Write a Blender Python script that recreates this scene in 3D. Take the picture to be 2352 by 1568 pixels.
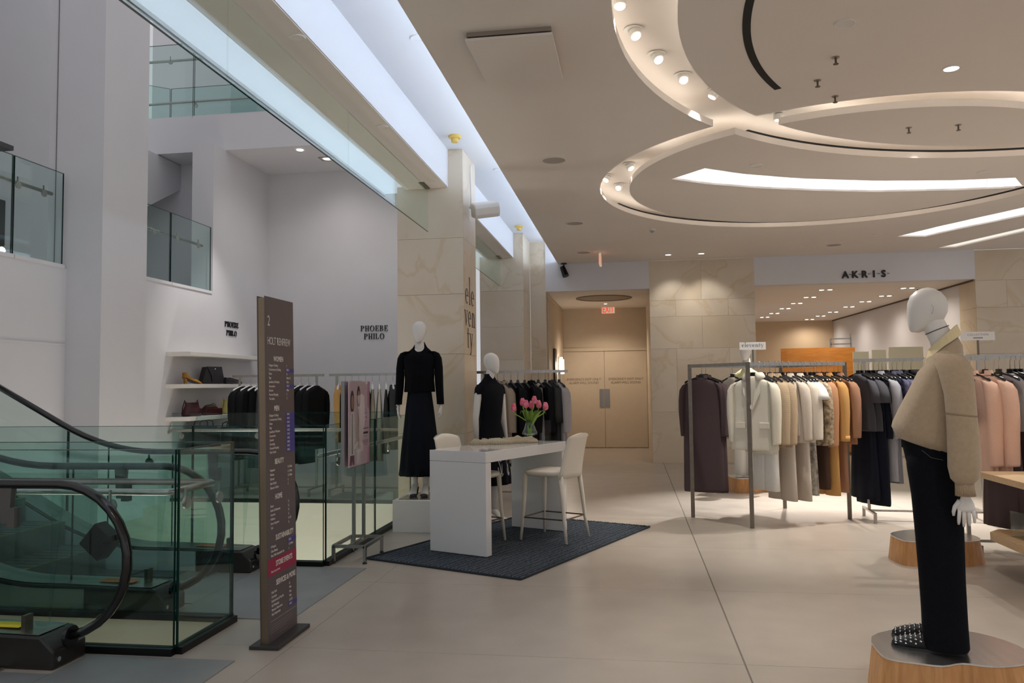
import bpy, bmesh, math, random
from mathutils import Matrix, Vector
from math import sin, cos, pi, radians as RAD

for o in list(bpy.data.objects):
    bpy.data.objects.remove(o, do_unlink=True)
scn = bpy.context.scene
COL = scn.collection
random.seed(7)

# ------------------------------------------------------------------ camera
cam_d = bpy.data.cameras.new('camera')
cam_d.sensor_width = 36.0
cam_d.lens = 36.0 * 1830.0 / 2352.0
cam_d.clip_start = 0.05
cam = bpy.data.objects.new('camera', cam_d)
COL.objects.link(cam)
cam.matrix_world = (Matrix.Translation((0, 0, 1.5)) @ Matrix.Rotation(RAD(8.5), 4, 'Z')
                    @ Matrix.Rotation(pi / 2 + RAD(3.25), 4, 'X') @ Matrix.Rotation(-0.012, 4, 'Z'))
scn.camera = cam

# ------------------------------------------------------------------ world and exposure
w = bpy.data.worlds.new('world')
scn.world = w
w.use_nodes = True
bg = w.node_tree.nodes['Background']
bg.inputs[0].default_value = (0.95, 0.96, 1.0, 1)
bg.inputs[1].default_value = 0.62
scn.view_settings.view_transform = 'Standard'
scn.view_settings.look = 'None'
scn.view_settings.gamma = 1.0
scn.view_settings.use_curve_mapping = False
scn.view_settings.exposure = -0.06
scn.cycles.transparent_max_bounces = 64      # several panes of glass stand one behind the other

def lamp(name, kind, loc, energy, color=(1, .86, .7), rot=(0, 0, 0), size=.1, spot=80, blend=.6, parent=None, size_y=None):
    d = bpy.data.lights.new(name, kind)
    d.energy = energy
    d.color = color
    if kind == 'SPOT':
        d.spot_size = RAD(spot); d.spot_blend = blend; d.shadow_soft_size = size
    elif kind == 'AREA':
        d.size = size
        if size_y:
            d.shape = 'RECTANGLE'; d.size_y = size_y
    else:
        d.shadow_soft_size = size
    o = bpy.data.objects.new(name, d)
    COL.objects.link(o)
    o.location = loc; o.rotation_euler = rot
    if parent: o.parent = parent
    return o

def aim(o, target):
    v = Vector(target) - o.matrix_basis.translation
    o.rotation_euler = v.to_track_quat('-Z', 'Y').to_euler()

# ------------------------------------------------------------------ materials
def lin(c):
    c = c / 255.0
    return c / 12.92 if c <= .04045 else ((c + .055) / 1.055) ** 2.4
def S(r, g, b):
    return (lin(r), lin(g), lin(b), 1)

MATS = {}
def mat(name, col, rough=.5, metal=0., var=0., scale=8., bump=0., bscale=60., stretch=None, spec=None, coat=0., sheen=0., col2=None):
    if name in MATS: return MATS[name]
    m = bpy.data.materials.new(name); m.use_nodes = True
    nt = m.node_tree; p = nt.nodes['Principled BSDF']
    p.inputs['Base Color'].default_value = col
    p.inputs['Roughness'].default_value = rough
    p.inputs['Metallic'].default_value = metal
    if spec is not None: p.inputs['Specular IOR Level'].default_value = spec
    if coat: p.inputs['Coat Weight'].default_value = coat; p.inputs['Coat Roughness'].default_value = .05
    if sheen:
        p.inputs['Sheen Weight'].default_value = sheen
    tc = nt.nodes.new('ShaderNodeTexCoord')
    mp = nt.nodes.new('ShaderNodeMapping')
    if stretch: mp.inputs['Scale'].default_value = stretch
    nt.links.new(tc.outputs['Object'], mp.inputs['Vector'])
    if var or col2:
        n = nt.nodes.new('ShaderNodeTexNoise'); n.inputs['Scale'].default_value = scale; n.inputs['Detail'].default_value = 5
        nt.links.new(mp.outputs[0], n.inputs['Vector'])
        r = nt.nodes.new('ShaderNodeValToRGB')
        r.color_ramp.elements[0].position = .3; r.color_ramp.elements[1].position = .7
        c2 = col2 if col2 else tuple(min(1, v * (1 + var)) for v in col[:3]) + (1,)
        c1 = col if col2 else tuple(v * (1 - var) for v in col[:3]) + (1,)
        r.color_ramp.elements[0].color = c1; r.color_ramp.elements[1].color = c2
        nt.links.new(n.outputs['Fac'], r.inputs[0]); nt.links.new(r.outputs[0], p.inputs['Base Color'])
    if bump:
        n2 = nt.nodes.new('ShaderNodeTexNoise'); n2.inputs['Scale'].default_value = bscale; n2.inputs['Detail'].default_value = 3
        nt.links.new(mp.outputs[0], n2.inputs['Vector'])
        b = nt.nodes.new('ShaderNodeBump'); b.inputs['Strength'].default_value = bump; b.inputs['Distance'].default_value = .01
        nt.links.new(n2.outputs['Fac'], b.inputs['Height']); nt.links.new(b.outputs[0], p.inputs['Normal'])
    MATS[name] = m
    return m

def emit(name, col, strength):
    if name in MATS: return MATS[name]
    m = bpy.data.materials.new(name); m.use_nodes = True
    nt = m.node_tree; nt.nodes.clear()
    e = nt.nodes.new('ShaderNodeEmission'); e.inputs[0].default_value = col; e.inputs[1].default_value = strength
    o = nt.nodes.new('ShaderNodeOutputMaterial'); nt.links.new(e.outputs[0], o.inputs[0])
    MATS[name] = m
    return m

def glassmat(name, tint, refl=1.0):
    if name in MATS: return MATS[name]
    m = bpy.data.materials.new(name); m.use_nodes = True
    nt = m.node_tree; nt.nodes.clear()
    t = nt.nodes.new('ShaderNodeBsdfTransparent'); t.inputs[0].default_value = tint
    g = nt.nodes.new('ShaderNodeBsdfGlossy'); g.inputs['Roughness'].default_value = .01; g.inputs[0].default_value = (.9, 1, .97, 1)
    f = nt.nodes.new('ShaderNodeFresnel'); f.inputs[0].default_value = 1.45
    k = nt.nodes.new('ShaderNodeMath'); k.operation = 'MULTIPLY'; k.inputs[1].default_value = refl
    mx = nt.nodes.new('ShaderNodeMixShader'); o = nt.nodes.new('ShaderNodeOutputMaterial')
    gm = nt.nodes.new('ShaderNodeNewGeometry'); ir = nt.nodes.new('ShaderNodeMapRange')   # same reflectance on both skins of a thin pane
    ir.inputs['To Min'].default_value = 1.45; ir.inputs['To Max'].default_value = 1 / 1.45
    nt.links.new(gm.outputs['Backfacing'], ir.inputs['Value']); nt.links.new(ir.outputs[0], f.inputs[0])
    nt.links.new(f.outputs[0], k.inputs[0]); nt.links.new(k.outputs[0], mx.inputs[0])
    nt.links.new(t.outputs[0], mx.inputs[1]); nt.links.new(g.outputs[0], mx.inputs[2]); nt.links.new(mx.outputs[0], o.inputs[0])
    MATS[name] = m
    return m

def stone_mat():
    m = bpy.data.materials.new('cream_marble'); m.use_nodes = True
    nt = m.node_tree; p = nt.nodes['Principled BSDF']; p.inputs['Roughness'].default_value = .35
    oi = nt.nodes.new('ShaderNodeObjectInfo')
    tc = nt.nodes.new('ShaderNodeTexCoord')
    ad = nt.nodes.new('ShaderNodeVectorMath'); ad.operation = 'MULTIPLY_ADD'
    ad.inputs[1].default_value = (1, 1, 1)
    sc = nt.nodes.new('ShaderNodeVectorMath'); sc.operation = 'SCALE'; sc.inputs['Scale'].default_value = 20
    cb = nt.nodes.new('ShaderNodeCombineXYZ')
    for i in range(3): nt.links.new(oi.outputs['Random'], cb.inputs[i])
    nt.links.new(cb.outputs[0], sc.inputs[0])
    nt.links.new(tc.outputs['Object'], ad.inputs[0]); nt.links.new(sc.outputs[0], ad.inputs[2])
    n = nt.nodes.new('ShaderNodeTexNoise'); n.inputs['Scale'].default_value = .7; n.inputs['Detail'].default_value = 5; n.inputs['Distortion'].default_value = .8
    nt.links.new(ad.outputs[0], n.inputs['Vector'])
    r = nt.nodes.new('ShaderNodeValToRGB')
    e = r.color_ramp.elements
    e[0].position = .3; e[0].color = S(206, 188, 162)
    e[1].position = .68; e[1].color = S(219, 206, 186)
    for pos, c in ((.49, S(214, 199, 177)), (.51, S(206, 187, 158)), (.53, S(215, 200, 178))):
        x = e.new(pos); x.color = c
    nt.links.new(n.outputs['Fac'], r.inputs[0]); nt.links.new(r.outputs[0], p.inputs['Base Color'])
    return m

def wood_mat(name, c1, c2, axis=(14, 14, 1.2), rough=.45):
    m = bpy.data.materials.new(name); m.use_nodes = True
    nt = m.node_tree; p = nt.nodes['Principled BSDF']; p.inputs['Roughness'].default_value = rough
    oi = nt.nodes.new('ShaderNodeObjectInfo')
    tc = nt.nodes.new('ShaderNodeTexCoord'); mp = nt.nodes.new('ShaderNodeMapping'); mp.inputs['Scale'].default_value = axis
    cb = nt.nodes.new('ShaderNodeCombineXYZ'); ml = nt.nodes.new('ShaderNodeMath'); ml.operation = 'MULTIPLY'; ml.inputs[1].default_value = 30
    nt.links.new(oi.outputs['Random'], ml.inputs[0])
    for i in range(3): nt.links.new(ml.outputs[0], cb.inputs[i])
    nt.links.new(tc.outputs['Object'], mp.inputs['Vector']); nt.links.new(cb.outputs[0], mp.inputs['Location'])
    n = nt.nodes.new('ShaderNodeTexNoise'); n.inputs['Scale'].default_value = 3; n.inputs['Detail'].default_value = 6; n.inputs['Distortion'].default_value = .6
    nt.links.new(mp.outputs[0], n.inputs['Vector'])
    r = nt.nodes.new('ShaderNodeValToRGB'); r.color_ramp.elements[0].position = .3; r.color_ramp.elements[1].position = .7
    r.color_ramp.elements[0].color = c1; r.color_ramp.elements[1].color = c2
    nt.links.new(n.outputs['Fac'], r.inputs[0]); nt.links.new(r.outputs[0], p.inputs['Base Color'])
    return m

def weave_mat(name, c1, c2, scale=120., bump=.5, direction='Z', rough=.9):
    m = bpy.data.materials.new(name); m.use_nodes = True
    nt = m.node_tree; p = nt.nodes['Principled BSDF']; p.inputs['Roughness'].default_value = rough
    p.inputs['Specular IOR Level'].default_value = .15
    tc = nt.nodes.new('ShaderNodeTexCoord')
    wv = nt.nodes.new('ShaderNodeTexWave'); wv.bands_direction = direction; wv.inputs['Scale'].default_value = scale
    wv.inputs['Distortion'].default_value = 3; wv.inputs['Detail'].default_value = 3; wv.inputs['Detail Scale'].default_value = 4
    nt.links.new(tc.outputs['Object'], wv.inputs['Vector'])
    r = nt.nodes.new('ShaderNodeValToRGB'); r.color_ramp.elements[0].color = c1; r.color_ramp.elements[1].color = c2
    nt.links.new(wv.outputs['Fac'], r.inputs[0]); nt.links.new(r.outputs[0], p.inputs['Base Color'])
    b = nt.nodes.new('ShaderNodeBump'); b.inputs['Strength'].default_value = bump; b.inputs['Distance'].default_value = .006
    nt.links.new(wv.outputs['Fac'], b.inputs['Height']); nt.links.new(b.outputs[0], p.inputs['Normal'])
    MATS[name] = m
    return m

M_WALL = mat('white_plaster', S(219, 217, 220), .85, var=.015, scale=2)
M_CEIL = mat('ceiling_paint', S(231, 222, 213), .9, var=.01, scale=2)
M_COVE = mat('cove_paint', S(226, 226, 228), .9)
M_FLOOR = mat('terrazzo', S(172, 162, 150), .3, var=.06, scale=3.5, bump=.02, bscale=200)
M_FLOORB = mat('floor_grout', S(120, 112, 102), .8)
M_STONE = stone_mat()
M_TAUPE = mat('taupe_paint', S(200, 184, 162), .6, var=.02)
M_STEEL = mat('brushed_steel', S(176, 172, 166), .32, 1., var=.08, scale=30, stretch=(1, 1, .05))
M_STEELD = mat('dark_steel', S(120, 112, 102), .35, 1., var=.1, scale=20)
M_CHROME = mat('chrome', S(220, 220, 222), .08, 1.)
M_BLACKM = mat('black_metal', S(26, 26, 27), .35, .6)
M_BLACKP = mat('black_plastic', S(20, 20, 22), .3)
M_RUBBER = mat('handrail_rubber', S(18, 17, 17), .16, coat=.15)
M_WHITEG = mat('white_lacquer', S(228, 226, 224), .12, coat=.5)
M_WHITEM = mat('white_matte', S(226, 222, 216), .5)
M_MANN = mat('mannequin_white', S(226, 221, 214), .42)
M_GLASS = glassmat('green_glass', (.862, .928, .917, 1), .8)
M_GLASSC = glassmat('clear_glass', (.95, .98, .965, 1), 1.0)
M_GEDGE = mat('glass_edge', S(12, 48, 42), .1)
M_CREAM = mat('cream_cladding', S(222, 213, 196), .6)
M_PTOP = mat('plinth_steel', S(222, 220, 216), .26, 1., var=.05, scale=30, stretch=(1, .04, 1))
M_WOOD = wood_mat('oak_stave', S(176, 124, 72), S(205, 152, 98), (10, 10, .8))
M_WOODL = wood_mat('pale_oak', S(205, 172, 128), S(222, 190, 148), (2, 14, 14))
M_WOODO = wood_mat('orange_veneer', S(186, 116, 44), S(205, 136, 60), (1.2, 1.2, 6), .3)
M_LETTER = mat('black_letter', S(22, 20, 20), .4)
M_PRINT = mat('white_print', S(226, 220, 214), .6)

# ------------------------------------------------------------------ mesh helpers
class B:
    def __init__(s): s.v = []; s.f = []
    def add(s, vs, fs):
        n = len(s.v); s.v += [tuple(a) for a in vs]; s.f += [tuple(i + n for i in f) for f in fs]; return s
    def box(s, x0, x1, y0, y1, z0, z1):
        return s.add([(x0, y0, z0), (x1, y0, z0), (x1, y1, z0), (x0, y1, z0), (x0, y0, z1), (x1, y0, z1), (x1, y1, z1), (x0, y1, z1)],
                     [(3, 2, 1, 0), (4, 5, 6, 7), (0, 1, 5, 4), (1, 2, 6, 5), (2, 3, 7, 6), (3, 0, 4, 7)])
    def prism(s, poly, a, b, ax='z'):
        n = len(poly)
        def P(p, h):
            return (p[0], p[1], h) if ax == 'z' else ((p[0], h, p[1]) if ax == 'y' else (h, p[0], p[1]))
        vs = [P(p, a) for p in poly] + [P(p, b) for p in poly]
        fs = [tuple(range(n))[::-1], tuple(range(n, 2 * n))] + [(i, (i + 1) % n, n + (i + 1) % n, n + i) for i in range(n)]
        return s.add(vs, fs)
    def rings(s, rs, cap0=True, cap1=True, closed=True):
        n = len(rs[0]); vs = [p for r in rs for p in r]; fs = []
        for k in range(len(rs) - 1):
            for i in range(n if closed else n - 1):
                j = (i + 1) % n
                fs.append((k * n + i, k * n + j, (k + 1) * n + j, (k + 1) * n + i))
        if cap0: fs.append(tuple(range(n))[::-1])
        if cap1: fs.append(tuple(range((len(rs) - 1) * n, len(rs) * n)))
        return s.add(vs, fs)
    def eloft(s, lv, n=20, p=2.0, fold=None, cap0=True, cap1=True, shear=None):
        rs = []
        for q in lv:
            z, cx, cy, a, b = q[:5]
            sh = q[5] if len(q) > 5 else 0.
            am = q[6] if len(q) > 6 else 0.
            r = []
            for i in range(n):
                t = 2 * pi * i / n
                c, d = cos(t), sin(t)
                e = 2. / p
                x = math.copysign(abs(c) ** e, c); y = math.copysign(abs(d) ** e, d)
                f = 1. + (am * sin(fold[0] * t + fold[1]) if fold else 0.)
                x *= a * f; y *= b * f
                r.append((cx + x, cy + y, z + sh * x))
            rs.append(r)
        return s.rings(rs, cap0, cap1)
    def tube(s, path, r, n=8, cap=True, flat=None):
        P = [Vector(p) for p in path]; rs = []
        up = Vector((0, 0, 1)); prev = None
        for i, p in enumerate(P):
            t = (P[min(i + 1, len(P) - 1)] - P[max(i - 1, 0)]).normalized()
            if prev is None:
                a = t.cross(up)
                if a.length < .1: a = t.cross(Vector((0, 1, 0)))
                a.normalize()
            else:
                a = prev - t * prev.dot(t)
                if a.length < 1e-5: a = t.cross(up)
                a.normalize()
            prev = a
            b = t.cross(a)
            rr = r[i] if isinstance(r, (list, tuple)) else r
            fl = flat if flat else 1.
            rs.append([tuple(p + a * (cos(2 * pi * k / n) * rr) + b * (sin(2 * pi * k / n) * rr * fl)) for k in range(n)])
        return s.rings(rs, cap, cap)
    def bar(s, p, q, wx, wy=None):
        wy = wy or wx
        p = Vector(p); q = Vector(q); t = (q - p).normalized(); a = t.cross(Vector((0, 0, 1)))
        if a.length < .05: a = Vector((1, 0, 0))
        a.normalize(); b = t.cross(a)
        rs = [[tuple(o + a * (i * wx / 2) + b * (j * wy / 2)) for i, j in ((-1, -1), (1, -1), (1, 1), (-1, 1))] for o in (p, q)]
        return s.rings(rs)
    def lathe(s, prof, n=20, c=(0, 0, 0), cap0=True, cap1=True):
        rs = [[(c[0] + r * cos(2 * pi * i / n), c[1] + r * sin(2 * pi * i / n), c[2] + z) for i in range(n)] for r, z in prof]
        return s.rings(rs, cap0, cap1)
    def disc(s, c, r, h, n=24, axis='z'):
        poly = [(r * cos(2 * pi * i / n), r * sin(2 * pi * i / n)) for i in range(n)]
        if axis == 'z': return s.prism([(c[0] + a, c[1] + b) for a, b in poly], c[2], c[2] + h)
        if axis == 'y': return s.prism([(c[0] + a, c[2] + b) for a, b in poly], c[1], c[1] + h, 'y')
        return s.prism([(c[1] + a, c[2] + b) for a, b in poly], c[0], c[0] + h, 'x')
    def mesh(s, name):
        m = bpy.data.meshes.new(name); m.from_pydata(s.v, [], s.f)
        bm = bmesh.new(); bm.from_mesh(m); bmesh.ops.recalc_face_normals(bm, faces=bm.faces); bm.to_mesh(m); bm.free()
        return m
    def obj(s, name, material, parent=None, smooth=False, bevel=0., sub=0):
        m = s.mesh(name); m.materials.append(material)
        if smooth:
            for f in m.polygons: f.use_smooth = True
        o = bpy.data.objects.new(name, m); COL.objects.link(o)
        if parent: o.parent = parent
        if bevel:
            md = o.modifiers.new('bevel', 'BEVEL'); md.width = bevel; md.segments = 2; md.limit_method = 'ANGLE'; md.angle_limit = RAD(40)
        if sub:
            md = o.modifiers.new('sub', 'SUBSURF'); md.levels = sub; md.render_levels = sub
        return o

def tag(o, label, cat, group=None, kind=None):
    o['label'] = label; o['category'] = cat
    if group: o['group'] = group
    if kind: o['kind'] = kind
    return o
def struct(o):
    o['kind'] = 'structure'; return o
def thing(name, label, cat, loc=(0, 0, 0), rz=0., group=None):
    o = bpy.data.objects.new(name, None); COL.objects.link(o); o.empty_display_size = .1
    o.location = loc; o.rotation_euler = (0, 0, rz)
    return tag(o, label, cat, group)
def sroot(name, loc=(0, 0, 0)):
    o = bpy.data.objects.new(name, None); COL.objects.link(o); o.location = loc; o.empty_display_size = .1
    return struct(o)
def inst(name, me, parent, loc=(0, 0, 0), rz=0.):
    o = bpy.data.objects.new(name, me); COL.objects.link(o); o.parent = parent; o.location = loc; o.rotation_euler = (0, 0, rz)
    return o
def copytree(r, loc, rz=0., label=None, group=None):
    c = r.copy(); COL.objects.link(c); c.location = loc; c.rotation_euler = (0, 0, rz)
    if label: c['label'] = label
    if group: c['group'] = group
    for ch in r.children:
        d = ch.copy(); COL.objects.link(d); d.parent = c
        for g in ch.children:
            h = g.copy(); COL.objects.link(h); h.parent = d
    return c

# ------------------------------------------------------------------ lettering
def textmesh(txt, size, depth=.002, bold=0., xs=1., align='LEFT', spacing=1.):
    c = bpy.data.curves.new('lettering', 'FONT'); c.body = txt; c.size = size; c.extrude = depth
    c.align_x = align; c.resolution_u = 3; c.space_character = spacing
    o = bpy.data.objects.new('lettering_tmp', c); COL.objects.link(o)
    dg = bpy.context.evaluated_depsgraph_get(); dg.update()
    m = bpy.data.meshes.new_from_object(o.evaluated_get(dg))
    bpy.data.objects.remove(o, do_unlink=True); bpy.data.curves.remove(c)
    if bold:            # heavier strokes: the same outline repeated with tiny shifts
        bm = bmesh.new()
        for k in range(8):
            m2 = m.copy(); m2.transform(Matrix.Translation((bold * cos(k * pi / 4), bold * sin(k * pi / 4), depth * .02 * k))); bm.from_mesh(m2); bpy.data.meshes.remove(m2)
        bm.to_mesh(m); bm.free()
    if xs != 1.:
        m.transform(Matrix.Diagonal((xs, 1, 1, 1)))
    return m
def ell(cx, cy, rx, ry, a0, a1, n=12):
    return [(cx + rx * cos(a0 + (a1 - a0) * i / n), cy + ry * sin(a0 + (a1 - a0) * i / n)) for i in range(n + 1)]
def rect(x0, y0, x1, y1): return [[(x0, y0), (x1, y0), (x1, y1), (x0, y1)]]
def band(o, i):       # quads between two polylines
    return [[o[k], o[k + 1], i[k + 1], i[k]] for k in range(len(o) - 1)]
def serif(ch):
    t = .05; st = .15; W = {}
    def stem(x): return rect(x, 0, x + st, 1) + rect(x - .07, 0, x + st + .07, t) + rect(x - .07, 1 - t, x + st + .07, 1)
    if ch == 'I': return stem(.09), .33
    if ch == 'H': return stem(.09) + stem(.55) + rect(.2, .48, .6, .53), .79
    if ch == 'L': return stem(.09) + rect(.2, 0, .62, t) + rect(.57, 0, .62, .28), .68
    if ch == 'E': return stem(.09) + rect(.2, 0, .64, t) + rect(.59, 0, .64, .28) + rect(.2, 1 - t, .62, 1) + rect(.57, .74, .62, 1) + rect(.2, .48, .48, .53) + rect(.43, .36, .48, .65), .7
    if ch == 'P':
        return stem(.09) + band(ell(.3, .74, .38, .26, -pi / 2, pi / 2), ell(.3, .74, .22, .215, -pi / 2, pi / 2)) + rect(.2, .48, .31, .525) + rect(.2, .955, .31, 1), .72
    if ch == 'B':
        return stem(.09) + band(ell(.3, .755, .34, .245, -pi / 2, pi / 2), ell(.3, .755, .19, .2, -pi / 2, pi / 2)) + band(ell(.3, .255, .4, .255, -pi / 2, pi / 2), ell(.3, .255, .24, .21, -pi / 2, pi / 2)) + rect(.2, .48, .31, .525) + rect(.2, .955, .31, 1) + rect(.2, 0, .31, .045), .76
    if ch == 'O': return band(ell(.45, .5, .42, .52, 0, 2 * pi, 24), ell(.45, .5, .26, .48, 0, 2 * pi, 24)), .92
    if ch == 'e':
        return band(ell(.25, .27, .24, .28, 0, 1.72 * pi, 20), ell(.27, .27, .15, .255, 0, 1.72 * pi, 20)) + rect(.08, .27, .47, .3), .52
    if ch == 'l': return rect(.1, 0, .19, 1) + rect(.02, 0, .27, .03) + rect(.03, .97, .15, 1), .3
    if ch == 'v': return [[(.02, .54), (.12, .54), (.29, .02), (.24, 0)], [(.44, .54), (.47, .54), (.27, 0), (.24, 0)]] + rect(-.02, .52, .18, .545) + rect(.36, .52, .53, .545), .53
    if ch == 'y': return [[(.02, .54), (.12, .54), (.29, .02), (.24, 0)], [(.44, .54), (.47, .54), (.2, -.22), (.16, -.2)]] + rect(-.02, .52, .18, .545) + rect(.36, .52, .53, .545) + [ell(.12, -.2, .05, .05, 0, 2 * pi, 8)], .53
    if ch == 'n': return rect(.1, 0, .19, .54) + rect(.42, 0, .51, .36) + band(ell(.3, .34, .21, .2, 0, pi), ell(.29, .34, .12, .17, 0, pi)) + rect(.03, 0, .26, .03) + rect(.35, 0, .58, .03), .6
    if ch == 't': return rect(.12, .06, .2, .72) + rect(.02, .5, .34, .535) + band(ell(.22, .1, .1, .1, pi, 1.75 * pi, 8), ell(.23, .1, .05, .08, pi, 1.75 * pi, 8)), .38
    return [], .3
def serif_line(bb, txt, h, x, y, dep, tr, center=True, sx=1., gap=.06):
    tot = sum(serif(c)[1] + gap for c in txt) - gap
    cx = -tot * h * sx / 2 if center else 0.
    for c in txt:
        polys, wd = serif(c)
        for p in polys:
            front = [tr(x + cx + a * h * sx, y + b * h, dep) for a, b in p]; back = [tr(x + cx + a * h * sx, y + b * h, 0) for a, b in p]
            n = len(p)
            bb.add(front + back, [tuple(range(n)), tuple(range(n, 2 * n))[::-1]] + [(i, (i + 1) % n, n + (i + 1) % n, n + i) for i in range(n)])
        cx += (wd + gap) * h * sx
# ================================================================== STRUCTURE
ZC = 3.92
# ---- floor: base slabs with the two openings left out, slabs of terrazzo laid on top
floor = sroot('floor')
fb = B()
for x0, x1, y0, y1 in ((-2.66, 9.5, -4, 26), (-9, -2.66, -4, 4.33), (-9, -2.66, 4.97, 6.56), (-9, -2.66, 10.15, 26)):
    fb.box(x0, x1, y0, y1, -.3, -.004)
fb.obj('floor_bed', M_FLOORB, floor)
XE = [-2.655, -2.0, .57, 3.14, 5.71, 9.5]
YE = [-4 + 0.01] + [4.49 + 1.555 * k for k in range(-4, 14)] + [26]
for i in range(len(XE) - 1):
    for j in range(len(YE) - 1):
        g = .0012; gl = .005 if abs(XE[i] - .57) < .01 else g; gr = .005 if abs(XE[i + 1] - .57) < .01 else g
        B().box(XE[i] + gl, XE[i + 1] - gr, YE[j] + g, YE[j + 1] - g, -.004, 0).obj('floor_slab', M_FLOOR, floor)
for x0, x1, y0, y1 in ((-9, -2.658, -4, 4.33), (-9, -2.658, 4.972, 6.56), (-6.25, -4.45, 10.15, 13.05), (-4.447, -2.658, 10.15, 13.05), (-2.8, -2.658, 13.05, 26)):
    B().box(x0, x1, y0, y1, -.004, 0).obj('floor_slab', M_FLOOR, floor)
# wells beside the escalators (cream lining down to the floor below)
well = sroot('trim_1')
for y0, y1 in ((4.33, 4.97), (6.56, 10.15)):
    b = B()
    b.box(-9, -2.68, y1 - .02, y1 - .001, -2.6, -.004)
    b.box(-9, -2.68, y0 + .001, y0 + .02, -2.6, -.004)
    b.box(-2.68, -2.661, y0 + .001, y1 - .001, -2.6, -.004)
    b.box(-9, -2.66, y0, y1, -2.62, -2.6)
    b.obj('well_lining', M_CREAM, well)

# ---- ceiling with two crossing ring channels and curved light slots
def bool_mesh(base, cutters, name, material):
    o = base.obj(name, material)
    cs = []
    for c in cutters:
        co = c.obj('cutter', material); cs.append(co)
        md = o.modifiers.new('cut', 'BOOLEAN'); md.operation = 'DIFFERENCE'; md.solver = 'EXACT'; md.object = co
    dg = bpy.context.evaluated_depsgraph_get(); dg.update()
    m = bpy.data.meshes.new_from_object(o.evaluated_get(dg))
    o.modifiers.clear(); old = o.data; o.data = m; bpy.data.meshes.remove(old)
    for co in cs: bpy.data.objects.remove(co, do_unlink=True)
    return o
def annulus(cx, cy, r0, r1, z0, z1, n=128):
    b = B(); rs = []
    for r, z in ((r0, z0), (r1, z0), (r1, z1), (r0, z1), (r0, z0)):
        rs.append([(cx + r * cos(2 * pi * i / n), cy + r * sin(2 * pi * i / n), z) for i in range(n)])
    vs = [p for r in rs[:4] for p in r]; fs = []
    for k in range(4):
        for i in range(n):
            j = (i + 1) % n
            fs.append((k * n + i, k * n + j, ((k + 1) % 4) * n + j, ((k + 1) % 4) * n + i))
    b.add(vs, fs); return b
s1f = [(.51, 9.45), (.94, 9.77), (1.63, 10.12), (2.39, 10.4), (3.14, 10.61), (4.11, 10.71), (4.92, 10.73)]
s1n = [(.86, 9.04), (1.3, 9.36), (2.01, 9.71), (2.97, 10.01), (3.91, 10.17), (4.58, 10.18)]
s2 = [(4.42, 13.96), (4.77, 13.22), (5.1, 12.63), (5.48, 11.97), (6.0, 11.2), (6.35, 11.6), (5.76, 12.6), (5.17, 13.55), (4.9, 14.08)]
s3 = [(5.54, 15.31), (5.85, 14.52), (6.21, 13.61), (6.6, 12.8), (6.85, 12.95), (6.37, 13.97), (5.84, 15.34)]
def lerp(P, u):
    n = len(P) - 1; k = min(int(u * n), n - 1); f = u * n - k
    return (P[k][0] + (P[k + 1][0] - P[k][0]) * f, P[k][1] + (P[k + 1][1] - P[k][1]) * f)
def slot_cut(near, far, n=24):
    rs = []
    for i in range(n + 1):
        a, c = lerp(near, i / n), lerp(far, i / n)
        rs.append([(a[0], a[1], ZC - .1), (c[0], c[1], ZC - .1), (c[0], c[1], ZC + .1), (a[0], a[1], ZC + .1)])
    return B().rings(rs)
RA = (4.1, 5.0, 3.76, 4.18); RB = (2.5, 9.85, 2.48, 2.84)
ceiling = bool_mesh(B().box(-1.40, 9.5, -4, 15.7, ZC, ZC + .065),
                    [annulus(RA[0], RA[1], RA[2], RA[3], ZC - .1, ZC + .15), annulus(RB[0], RB[1], RB[2], RB[3], ZC - .1, ZC + .15),
                     slot_cut(s1n, s1f), slot_cut(s2[:5], s2[5:][::-1]), slot_cut(s3[:4], s3[4:][::-1])], 'ceiling', M_CEIL)
struct(ceiling)
B().box(-1.2, 9.5, -4, 15.7, 4.17, 4.2).obj('plenum_board', M_CEIL, ceiling)
B().box(-1.2, -1.17, -4, 15.7, ZC + .05, 4.38).obj('cove_back', M_COVE, ceiling)
B().box(-2.2, -1.17, -4, 15.7, 4.38, 4.44).obj('cove_ceiling', M_COVE, ceiling)
def arc_strip(cx, cy, r0, r1, a0, a1, z0, z1, n=60):
    b = B(); rs = []
    for i in range(n + 1):
        a = a0 + (a1 - a0) * i / n
        rs.append([(cx + r * cos(a), cy + r * sin(a), z) for r, z in ((r0, z0), (r1, z0), (r1, z1), (r0, z1))])
    b.rings(rs); return b
# hidden light strips added on the boards to brighten the ring channels
E_RING = emit('ring_fill_led', (1, .93, .83, 1), 8)
for (cx, cy, r0, r1), nm in ((RA, 'big'), (RB, 'small')):
    tr_ = thing('ring_fill_light', 'added warm light strip hidden inside the %s ceiling ring channel' % nm, 'light', (cx, cy, ZC + .066))
    ox, oy, o0, o1 = RB if nm == 'big' else RA
    for rr in (r0 - .13, r1 + .13):
        ok = []
        for i in range(241):
            a = 2 * pi * i / 240; x, y = cx + rr * cos(a), cy + rr * sin(a); d = math.hypot(x - ox, y - oy)
            ok.append(not (o0 - .16 < d < o1 + .16) and not any(min(math.hypot(x - q[0], y - q[1]) for q in (s1n + s1f)) < .45 for _ in (0,)))
        i = 0
        while i < 240:
            if not ok[i]: i += 1; continue
            j = i
            while j < 240 and ok[j + 1]: j += 1
            if j - i > 3:
                arc_strip(0, 0, rr - .012, rr + .012, 2 * pi * i / 240, 2 * pi * j / 240, .012, .03, j - i).obj('led_strip', E_RING, tr_)
                arc_strip(0, 0, rr - .018, rr + .018, 2 * pi * i / 240, 2 * pi * j / 240, 0, .012, j - i).obj('led_channel', M_STEEL, tr_)
            i = j + 1
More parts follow.
